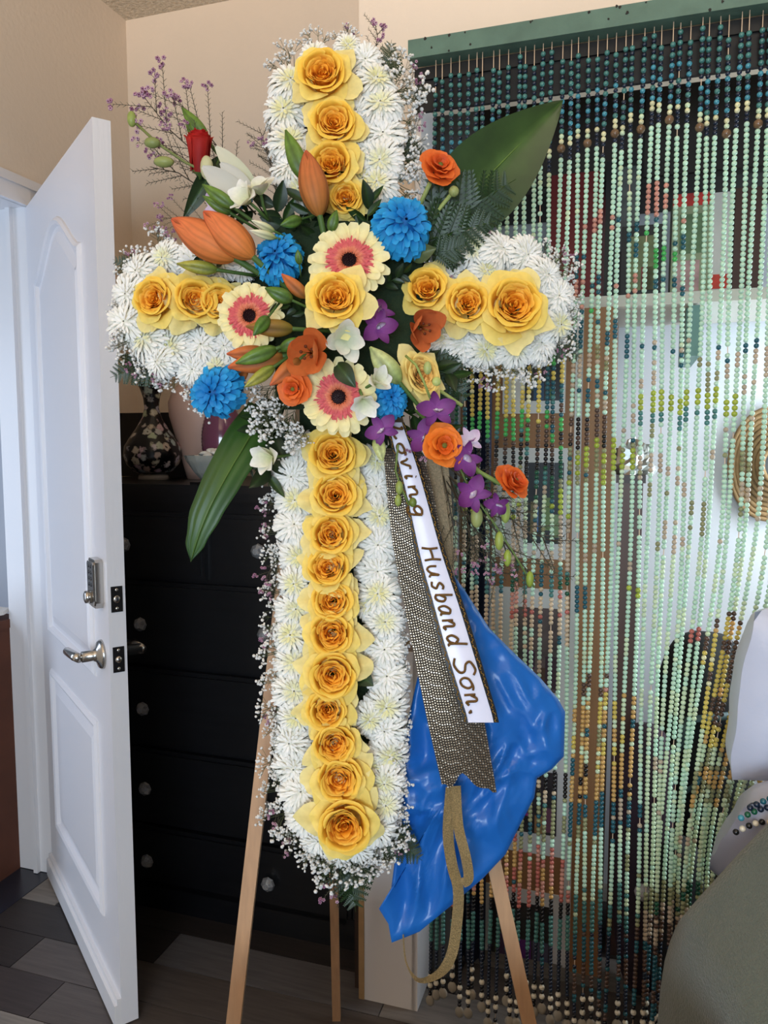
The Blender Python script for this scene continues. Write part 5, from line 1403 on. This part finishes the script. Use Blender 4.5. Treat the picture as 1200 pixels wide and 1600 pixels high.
# baby's breath and waxflower sprigs
def breath_variant(seed):
    rr = random.Random(seed); st = MB(); fl = MB()
    gs = lin(76, 84, 50)
    for k in range(9):
        a = rr.uniform(-.75, .75); L = rr.uniform(.45, 1.0); zz = rr.uniform(-.05, .25)
        p0 = Vector((0, rr.uniform(0, .25), 0)); p1 = p0 + Vector((math.sin(a) * L * .6, math.cos(a) * L * .6, zz))
        st.tube([p0, (p0 + p1) / 2 + Vector((rr.uniform(-.03, .03), 0, .02)), p1], .007, 4, gs)
        for q in range(5):
            b = a + rr.uniform(-1.0, 1.0); l2 = rr.uniform(.12, .32)
            p2 = p1 + Vector((math.sin(b) * l2, math.cos(b) * l2, rr.uniform(-.08, .16)))
            st.tube([p1, p2], .005, 3, gs, cap=False)
            r = rr.uniform(.026, .052)
            for w in range(rr.choice((1, 1, 2, 3))):
                fl.ball(p2 + Vector((rr.uniform(-1, 1), rr.uniform(-1, 1), rr.uniform(-.5, 1))) * r * (0 if w == 0 else 1.0), r * (1 if w == 0 else .75), lin(244, 243, 240), 6, 4, (1, rr.uniform(.7, 1), rr.uniform(.7, 1)))
    return [('stems', st.mesh('stems', M_stem)), ('florets', fl.mesh('florets', M_white_petal), 'stuff')]
def wax_variant(seed, bare=False, fs=1.0):
    rr = random.Random(seed); st = MB(); fl = MB(); nd = MB()
    br = lin(70, 58, 44); gn = lin(62, 72, 46)
    main = [Vector((0, 0, 0)), Vector((rr.uniform(-.05, .05), .4, .03)), Vector((rr.uniform(-.1, .1), .75, .05)), Vector((rr.uniform(-.1, .1), 1.0, .05))]
    st.tube(main, [.014 * fs, .011 * fs, .008 * fs, .005 * fs], 5, br)
    tips = []
    def lerp(v):
        x = v * 3; i = min(2, int(x)); return main[i].lerp(main[i + 1], x - i)
    for k in range(7 if fs == 1 else 11):
        v = .22 + (.1 if fs == 1 else .068) * k; p = lerp(v); a = (1 if k % 2 else -1) * rr.uniform(.35, .8); L = rr.uniform(.18, .36)
        e_ = p + Vector((math.sin(a) * L, math.cos(a) * L, rr.uniform(-.05, .12))); st.tube([p, e_], [.007 * fs, .004 * fs], 4, br); tips.append((p, e_))
    for (p, e_) in tips + [(lerp(.2), lerp(.95))]:
        d = (e_ - p); n = int(d.length / (.028 * (.4 + .6 * fs)))
        for q in range(n):
            c = p + d * (q + .5) / n; s = 1 if q % 2 else -1; t = d.normalized(); sd = Vector((t.y, -t.x, 0)) * s
            nd.tube([c, c + (t * .55 + sd * .6 + Vector((0, 0, rr.uniform(-.3, .5)))) * .055 * (.3 + .7 * fs)], [.005 * fs, .002 * fs], 3, gn, cap=False)
    if not bare:
        for (p, e_) in (tips[3::2] + [(0, main[-1])] if fs == 1 else tips[5:] + [(0, main[-1])] * 2):
            for q in range(5):
                c = e_ + Vector((rr.uniform(-1, 1), rr.uniform(-.8, 1.1), rr.uniform(-.4, 1))) * .065 * (.2 + .8 * fs); col = mixc(lin(170, 118, 150), lin(224, 186, 204), rr.random())
                ax = Vector((rr.uniform(-.6, .6), rr.uniform(-.6, .6), 1)).normalized(); xx = ax.cross(Vector((0, 1, .1))).normalized(); yy = ax.cross(xx)
                for w in range(5):
                    b = w * 1.2566; fl.ball(c + (xx * math.cos(b) + yy * math.sin(b)) * .022 * fs, .017 * fs, col, 5, 3)
                fl.ball(c + ax * .008 * fs, .012 * fs, lin(120, 52, 88), 5, 3)
    out = [('stems', st.mesh('stems', M_stem)), ('needles', nd.mesh('needles', M_leaf), 'stuff')]
    if not bare: out.append(('florets', fl.mesh('florets', M_petal), 'stuff'))
    return out
BR = [breath_variant(s) for s in (1, 2, 3, 4)]; WX = [wax_variant(s) for s in (1, 2, 3)]; WXB = [wax_variant(s, True, .6) for s in (5, 6)]; WXL = [wax_variant(s, False, .42) for s in (8, 9, 10)]
rv = random.Random(31)
def sprig(kind, label, group, base, tip, off, off2=None):
    A, B = X(*base, off), X(*tip, off + .015 if off2 is None else off2)
    nm, cat, var = {'b': ('babys_breath_sprig', "baby's breath", BR), 'w': ('waxflower_sprig', 'waxflower', WX), 'n': ('needle_twig', 'twig', WXB), 'L': ('waxflower_sprig', 'waxflower', WXL)}[kind]
    spawn(var[rv.randrange(len(var))], nm, label, cat, along(A, B), group)
def edge_sprigs(kind, label, group, items, off=.0):
    for b, t in items: EDGE.append((kind, group, b, t, off + rv.uniform(-.006, .012)))
EDGE = []
def plant_edges():
    for kind, what in (('b', "baby's breath sprig"), ('w', 'mauve waxflower sprig')):
        sel = [q for q in EDGE if q[0] == kind]
        for q, lab in zip(sel, place_labels([((q[2][0] + q[3][0]) / 2, (q[2][1] + q[3][1]) / 2) for q in sel], what)):
            sprig(kind, lab, q[1], q[2], q[3], q[4])
LB = "tiny white baby's breath sprig "
edge_sprigs('b', LB + 'around the upper arm edge', 'sprigs around the upper arm', [((460, 125), (420, 70)), ((500, 95), (480, 42)), ((540, 85), (530, 35)), ((600, 130), (640, 80)), ((605, 180), (665, 150)), ((605, 215), (675, 200)), ((610, 255), (680, 240)), ((605, 285), (672, 285)), ((600, 310), (655, 330)), ((600, 150), (668, 118)), ((610, 235), (660, 270)), ((445, 240), (412, 215))])
edge_sprigs('b', LB + 'around the left arm edge', 'sprigs around the left arm', [((230, 440), (180, 395)), ((260, 420), (232, 360)), ((215, 480), (170, 500)), ((225, 520), (178, 560)), ((260, 560), (225, 610)), ((300, 575), (275, 625)), ((320, 590), (310, 645)), ((350, 410), (385, 385)), ((385, 420), (350, 390)), ((240, 545), (190, 580)), ((330, 600), (345, 660))])
edge_sprigs('b', LB + 'around the right arm edge', 'sprigs around the right arm', [((850, 430), (900, 400)), ((860, 460), (915, 450)), ((865, 495), (912, 505)), ((850, 530), (900, 555)), ((820, 550), (850, 600)), ((780, 555), (800, 615)), ((750, 550), (755, 605)), ((840, 420), (880, 375)), ((620, 440), (605, 480)), ((640, 430), (632, 470)), ((870, 480), (905, 475)), ((800, 560), (830, 590))])
edge_sprigs('b', LB + 'in the clump below the left gerbera', 'clump below the left gerbera', [((440, 600), (400, 640)), ((450, 620), (420, 680)), ((460, 640), (445, 690)), ((420, 610), (385, 650)), ((470, 660), (460, 705)), ((440, 640), (400, 690)), ((430, 590), (440, 650)), ((455, 650), (430, 715))], .05)
edge_sprigs('b', LB + 'along the left side of the rose column', 'sprigs left of the rose column', [((455, y), (405, y + d)) for y, d in ((745, 25), (790, 5), (830, 25), (870, 20), (925, 10), (960, 25), (1010, 30), (1060, 20), (1100, 40), (1150, 10), (1185, 40), (1230, 30), (1265, 40))])
edge_sprigs('b', LB + 'along the right side of the rose column', 'sprigs right of the rose column', [((600, y), (645, y + d)) for y, d in ((960, 20), (1000, 25), (1040, 10), (1080, 25), (1120, 25), (1160, 20), (1200, 30), (1240, 25), (1275, 40))])
edge_sprigs('b', LB + 'in the fringe under the foot of the cross', 'sprigs under the foot of the cross', [((500, 1295), (455, 1345)), ((510, 1310), (480, 1370)), ((525, 1315), (515, 1390)), ((545, 1315), (548, 1390)), ((565, 1310), (585, 1375)), ((585, 1300), (620, 1350)), ((540, 1310), (530, 1370)), ((560, 1310), (565, 1370)), ((490, 1290), (440, 1320)), ((595, 1290), (640, 1320))])
LW = 'mauve waxflower sprig '
edge_sprigs('w', LW + 'around the upper arm edge', 'waxflowers of the upper arm', [((590, 130), (582, 38)), ((600, 160), (652, 108)), ((610, 220), (660, 185)), ((450, 150), (424, 120)), ((520, 95), (545, 45)), ((440, 280), (398, 222))])
edge_sprigs('w', LW + 'around the left arm edge', 'waxflowers of the left arm', [((240, 440), (198, 398)), ((280, 420), (262, 368)), ((230, 540), (205, 585)), ((270, 560), (245, 600)), ((215, 510), (180, 530)), ((310, 580), (300, 625))])
edge_sprigs('w', LW + 'around the right arm edge', 'waxflowers of the right arm', [((840, 440), (882, 395)), ((760, 410), (764, 362)), ((850, 520), (884, 548)), ((770, 555), (762, 605)), ((820, 560), (850, 585)), ((800, 400), (832, 372)), ((640, 470), (704, 440))], .004)
edge_sprigs('w', LW + 'beside the column of roses', 'waxflowers of the column', [((455, 850), (412, 905)), ((460, 880), (420, 930)), ((455, 960), (415, 1010)), ((460, 1080), (420, 1130)), ((470, 1240), (425, 1285)), ((530, 1310), (520, 1400)), ((500, 1300), (445, 1330)), ((600, 1290), (632, 1330)), ((455, 760), (412, 800)), ((450, 800), (412, 835))])
plant_edges()
sprig('L', 'long waxflower branch reaching up at the far left', 'long branches at the left', (400, 335), (228, 160), .025, .03)
sprig('L', 'long waxflower branch rising behind the red ranunculus', 'long branches at the left', (410, 330), (292, 152), .015, .02)
sprig('L', 'waxflower branch between the red ranunculus and left arm', 'long branches at the left', (400, 350), (262, 215), .02, .03)
sprig('L', 'waxflower branch just above the orange lilies at the left', 'long branches at the left', (390, 370), (255, 330), .02, .03)
sprig('n', 'bare needle twig reaching left below the orchid buds', 'needle twigs at the left', (395, 345), (238, 262), .015, .02)
sprig('n', 'bare needle twig rising left of the upper arm', 'needle twigs at the left', (450, 330), (398, 205), .01, .01)
sprig('n', 'bare needle twig beside the upper arm chrysanthemums', 'needle twigs at the left', (440, 330), (412, 240), .01, .015)
for k, (b, t, lab) in enumerate([((690, 720), (875, 850), 'topmost'), ((690, 730), (850, 900), 'upper'), ((690, 740), (800, 900), 'middle'), ((690, 720), (830, 800), 'short high'), ((700, 740), (760, 880), 'lower'), ((690, 730), (730, 870), 'lowest')]):
    sprig('n', lab + ' needle twig fanning out under the tipped ranunculus', 'needle twigs at the lower right', b, t, .015, .03)
sprig('L', 'waxflower tuft hanging left of the trailing orchid buds', 'waxflowers under the orchids', (700, 740), (745, 880), .02)
sprig('L', 'waxflower tuft hanging below the trailing orchid buds', 'waxflowers under the orchids', (710, 760), (770, 895), .02)
sprig('w', 'waxflower tuft beside the lettered ribbon top', 'waxflowers under the orchids', (640, 650), (655, 720), .05)

# ------------------------------------------------------------------ ribbons
def interp(pts, y):
    for (y0, x0), (y1, x1) in zip(pts[:-1], pts[1:]):
        if y <= y1: return x0 + (x1 - x0) * (y - y0) / (y1 - y0)
    return pts[-1][1]
def smooth_interp(pts, y):
    return (interp(pts, y - 25) + 2 * interp(pts, y) + interp(pts, y + 25)) / 4
def ribbon_fn(left, right, y0, y1, off, wave=.004, slope=0.0):
    def fn(u, v, lift=0.0):
        y = y0 + (y1 - y0) * v
        x = smooth_interp(left, y) * (1 - u) + smooth_interp(right, y) * u
        return X(x, y + slope * (u - .5), off + wave * math.sin(v * 9) + lift + .003 * math.sin(u * 3.1))
    return fn
# rhinestone ribbon
RL = [(690, 597), (760, 604), (850, 613), (1000, 642), (1120, 666), (1225, 690), (1240, 694)]
RRt = [(690, 655), (760, 676), (850, 692), (900, 704), (1000, 728), (1120, 756), (1225, 774), (1240, 778)]
rf = ribbon_fn(RL, RRt, 700, 1232, .052)
rib = thing('rhinestone_ribbon', 'wide gold rhinestone mesh ribbon hanging from the cross', 'ribbon', Matrix.Identity(4))
def cut(u): return 1.0 - .045 * math.exp(-((u - .42) / .16) ** 2) + (.012 if u > .9 else 0) - (.012 if u < .08 else 0)
backm = mat('ribbon_mesh_cloth', lin(66, 58, 50), rough=.6, metal=.3)
link('backing', MB().grid(14, 60, lambda u, v: rf(u, v * cut(u), -.0015)).mesh('backing', backm), rib)
mb = MB(); NU, NVr = 22, 128
for j in range(NVr):
    for i in range(NU):
        u, v = (i + .5) / NU, (j + .5) / NVr
        v2 = v * cut(u)
        c = rf(u, v2); du = rf(min(1, u + .5 / NU), v2) - c; dv = rf(u, min(1.05, v2 + .5 / NVr)) - c; nn = CN * .0022
        b = len(mb.v); cc = lin(158, 142, 120) if (i * 7 + j * 13) % 5 else lin(226, 214, 194)
        for p in (c - du * .74 - dv * .74, c + du * .74 - dv * .74, c + du * .74 + dv * .74, c - du * .74 + dv * .74): mb._add(p, cc)
        s = .38
        for p in (c - du * s - dv * s + nn, c + du * s - dv * s + nn, c + du * s + dv * s + nn, c - du * s + dv * s + nn): mb._add(p, cc)
        for f in ((4, 5, 6, 7), (0, 1, 5, 4), (1, 2, 6, 5), (2, 3, 7, 6), (3, 0, 4, 7)): mb.f.append(tuple(b + q for q in f))
o = link('rhinestones', mb.mesh('rhinestones', mat('rhinestone', rough=.3, metal=.7, attr=True), False), rib); o['kind'] = 'stuff'
# white lettered ribbon
WLt = [(655, 604), (680, 608), (720, 619), (760, 630), (880, 655), (960, 678), (1000, 688), (1060, 707), (1132, 729), (1140, 732)]
WRt = [(655, 628), (680, 637), (720, 652), (760, 664), (860, 692), (960, 726), (1000, 738), (1060, 756), (1132, 778), (1140, 780)]
wf = ribbon_fn(WLt, WRt, 660, 1129, .064, .004)
wr = thing('lettered_ribbon', 'white satin ribbon with black edges lettered in gold', 'ribbon', Matrix.Identity(4))
link('satin', MB().grid(10, 80, lambda u, v: wf(.08 + .84 * u, v)).mesh('satin', mat('white_satin', lin(226, 226, 244), rough=.3, sheen=.4)), wr)
blk = mat('black_edging', lin(20, 18, 16), rough=.45); gold = mat('gold_glitter', lin(190, 146, 62), rough=.3, metal=.85, bump=.5, bscale=900)
for u0, u1 in ((-.06, .09), (.91, 1.08)):
    link('edging', MB().grid(3, 80, lambda u, v: wf(u0 + (u1 - u0) * u, v, .0012)).mesh('edging', blk), wr)
    mb = MB()
    for k in range(46):
        v0 = (k + .1) / 46; v1 = (k + .9) / 46; um = (u0 + u1) / 2
        mb.tube([wf(um + .035 * math.sin(q / 6 * 6.283) * (1 if k % 2 else -1), v0 + (v1 - v0) * q / 6, .0024) for q in range(7)], .0007, 4)
    o = link('gold_scrolls', mb.mesh('gold_scrolls', gold), wr); o['kind'] = 'stuff'
# hand lettering: strokes as polylines, x = reading direction, y = up
GLY = {
    'L': [[(.1, .95), (.25, 1.0), (.2, .5), (.12, .05), (.3, .0), (.7, .08), (.85, .2)]],
    'o': [[(.5, .6), (.22, .5), (.15, .25), (.35, .02), (.65, .05), (.82, .3), (.7, .55), (.5, .6), (.75, .62), (.95, .55)]],
    'v': [[(.1, .6), (.25, .45), (.42, .0), (.62, .35), (.72, .62), (.95, .58)]],
    'i': [[(.45, .6), (.4, .2), (.5, .0), (.75, .12)], [(.47, .82), (.5, .86)]],
    'n': [[(.15, .6), (.2, .0)], [(.2, .35), (.42, .6), (.62, .52), (.65, .15), (.72, .0), (.92, .1)]],
    'g': [[(.7, .55), (.4, .62), (.18, .38), (.35, .08), (.62, .2), (.72, .55), (.7, -.05), (.6, -.38), (.3, -.38), (.2, -.2)]],
    'H': [[(.15, 1.0), (.2, .5), (.15, .0)], [(.8, 1.0), (.78, .5), (.85, .0)], [(.17, .5), (.5, .54), (.8, .52)]],
    'u': [[(.12, .6), (.15, .2), (.35, .0), (.6, .15), (.75, .6), (.75, .15), (.92, .0)]],
    's': [[(.75, .55), (.5, .64), (.25, .5), (.45, .34), (.68, .2), (.5, .0), (.15, .06)]],
    'b': [[(.2, 1.0), (.2, .5), (.22, .02)], [(.22, .3), (.45, .55), (.75, .4), (.7, .1), (.45, .0), (.22, .08)]],
    'a': [[(.72, .55), (.4, .62), (.15, .35), (.3, .02), (.6, .12), (.74, .55), (.74, .1), (.92, .02)]],
    'd': [[(.68, .4), (.4, .58), (.14, .32), (.3, .02), (.6, .1), (.72, .35)], [(.74, 1.0), (.72, .5), (.76, .02), (.9, .02)]],
    'S': [[(.85, .82), (.6, 1.0), (.25, .85), (.35, .58), (.68, .4), (.72, .12), (.4, -.05), (.08, .1)]],
    '.': [[(.45, .02), (.55, .06), (.5, .0)]]}
text = [('L', 664, 690), ('o', 690, 712), ('v', 714, 734), ('i', 738, 752), ('n', 756, 782), ('g', 786, 812), ('H', 852, 880), ('u', 882, 904), ('s', 906, 926), ('b', 926, 944), ('a', 944, 964), ('n', 966, 986), ('d', 990, 1012), ('S', 1026, 1060), ('o', 1056, 1080), ('n', 1082, 1104), ('.', 1104, 1120)]
def catmull(p, n=5):
    out = []
    for i in range(len(p) - 1):
        a, b, c, d = p[max(0, i - 1)], p[i], p[i + 1], p[min(len(p) - 1, i + 2)]
        for q in range(n):
            t = q / n
            out.append(tuple(.5 * (2 * b[k] + (c[k] - a[k]) * t + (2 * a[k] - 5 * b[k] + 4 * c[k] - d[k]) * t * t + (-a[k] + 3 * b[k] - 3 * c[k] + d[k]) * t ** 3) for k in (0, 1)))
    out.append(p[-1]); return out
inkm = mat('gold_brown_glitter_ink', lin(118, 84, 40), rough=.35, metal=.6, bump=.4, bscale=800)
for ch, ya, yb in text:
    mb = MB()
    for st in GLY[ch]:
        pts = []
        for (gx, gy) in catmull(st):
            y = ya + (yb - ya) * gx; v = (y - 660) / (1129 - 660); u = .21 + .60 * gy
            pts.append(wf(u, v, .0020))
        mb.tube(pts, .0019 if ch != '.' else .003, 5)
    link('letter', mb.mesh('letter', inkm), wr)
# gold glitter ribbon
gl = thing('glitter_ribbon', 'narrow gold glitter ribbon looping below the rhinestone ribbon', 'ribbon', Matrix.Identity(4))
glm = mat('glitter_cloth', lin(200, 176, 128), rough=.35, metal=.55, bump=.8, bscale=700, vary=.3, vscale=500)
def strip(path, wpx, offs, m=glm, name='loop', n=40):
    P = [Vector((x, y, o)) for (x, y), o in zip(path, offs)]
    def at(v):
        x = v * (len(P) - 1); i = min(len(P) - 2, int(x)); t = x - i
        a, b, c, d = P[max(0, i - 1)], P[i], P[i + 1], P[min(len(P) - 1, i + 2)]
        return .5 * (2 * b + (c - a) * t + (2 * a - 5 * b + 4 * c - d) * t * t + (-a + 3 * b - 3 * c + d) * t ** 3)
    def fn(u, v):
        p = at(v); q = at(min(1, v + .02)) - at(max(0, v - .02)); nrm = Vector((-q.y, q.x)).normalized() if q.xy.length > 1e-6 else Vector((1, 0))
        w = wpx(v) if callable(wpx) else wpx
        s = (u - .5) * w
        return X(p.x + nrm.x * s, p.y + nrm.y * s, p.z + .004 * math.sin(v * 14 + u * 2))
    return MB().grid(4, n, fn).mesh(name, m)
link('loop', strip([(712, 1228), (716, 1290), (728, 1340), (732, 1372), (722, 1380)], 16, [.05, .052, .056, .052, .045]), gl)
link('loop', strip([(705, 1230), (700, 1300), (706, 1350), (716, 1390), (714, 1440), (706, 1490), (688, 1520), (655, 1532), (635, 1505), (630, 1460)], lambda v: 17 if v < .62 else max(2.5, 17 - (v - .62) * 60), [.042, .04, .042, .045, .045, .045, .035, .02, .01, .0]), gl)
gl2 = thing('glitter_ribbon', 'wide gold gauze ribbon behind the lettered ribbon', 'ribbon', Matrix.Identity(4))
glm2 = mat('gauze_gold', lin(208, 188, 154), rough=.45, metal=.35, bump=.8, bscale=700, vary=.25, vscale=400)
link('tail', strip([(672, 690), (682, 760), (692, 830), (700, 915)], 22, [.03, .035, .032, .03], glm2, 'tail'), gl2)
link('tail', strip([(690, 712), (697, 770), (700, 840), (702, 912)], 16, [.02, .022, .024, .022], glm2, 'tail'), gl2)

# ------------------------------------------------------------------ blue plastic bag
outl = [(700, 886), (728, 925), (765, 982), (805, 1022), (845, 1060), (872, 1092), (883, 1112), (881, 1182), (862, 1202), (839, 1216), (835, 1246), (812, 1290), (790, 1335), (755, 1372), (705, 1415), (655, 1456), (612, 1473), (607, 1444), (592, 1420), (610, 1398), (616, 1350), (628, 1296), (627, 1220), (634, 1140), (652, 1060), (676, 965)]
cx, cy = 735, 1180
def outline_at(u):
    x = u * len(outl); i = int(x) % len(outl); t = x - int(x)
    a, b = outl[i], outl[(i + 1) % len(outl)]
    return a[0] * (1 - t) + b[0] * t, a[1] * (1 - t) + b[1] * t
def crease(p): return abs(noise.noise(p))
def bag_fn(side):
    def fn(u, v):
        ox, oy = outline_at(u % 1.0)
        x, y = cx + (ox - cx) * v, cy + (oy - cy) * v
        bul = math.sqrt(max(0, 1 - v ** 3))
        d = Vector((x - 700, y - 890)); ang = math.atan2(d.x, d.y + 60); rad = d.length
        w1 = noise.noise(Vector((x / 140.0, y / 140.0, 9.0 + side)))
        p = Vector((x / 88.0 + w1 * .6, y / 120.0 + w1 * .5, side * 3.0))
        fold = -.034 * crease(p) - .018 * crease(p * 2.1 + Vector((3, 1, 0))) - .003 * crease(p * 5.3)
        fold += -.022 * crease(Vector((ang * 6.0, rad / 420.0, 2.0 + side)))          # pleats running down from the knot
        if y > 1270 and x < 720: fold += -.020 * abs(math.sin(x * .06 + y * .022 + 1.5 * w1))
        off = -.028 + side * .040 * bul + (fold * (1 if side > 0 else .6)) * (1 - v ** 8)
        return X(x, y, off + .012 * side)
    return fn
bag = thing('plastic_bag', 'crumpled blue plastic bag hanging behind the ribbons', 'bag', Matrix.Identity(4))
M_bag = mat('blue_plastic', lin(36, 112, 200), rough=.3, translucent=.15, bump=.08, bscale=60)
link('front_sheet', MB().grid(208, 36, bag_fn(1), closed=True).mesh('front_sheet', M_bag), bag)
link('back_sheet', MB().grid(104, 16, bag_fn(-1), closed=True).mesh('back_sheet', M_bag), bag)
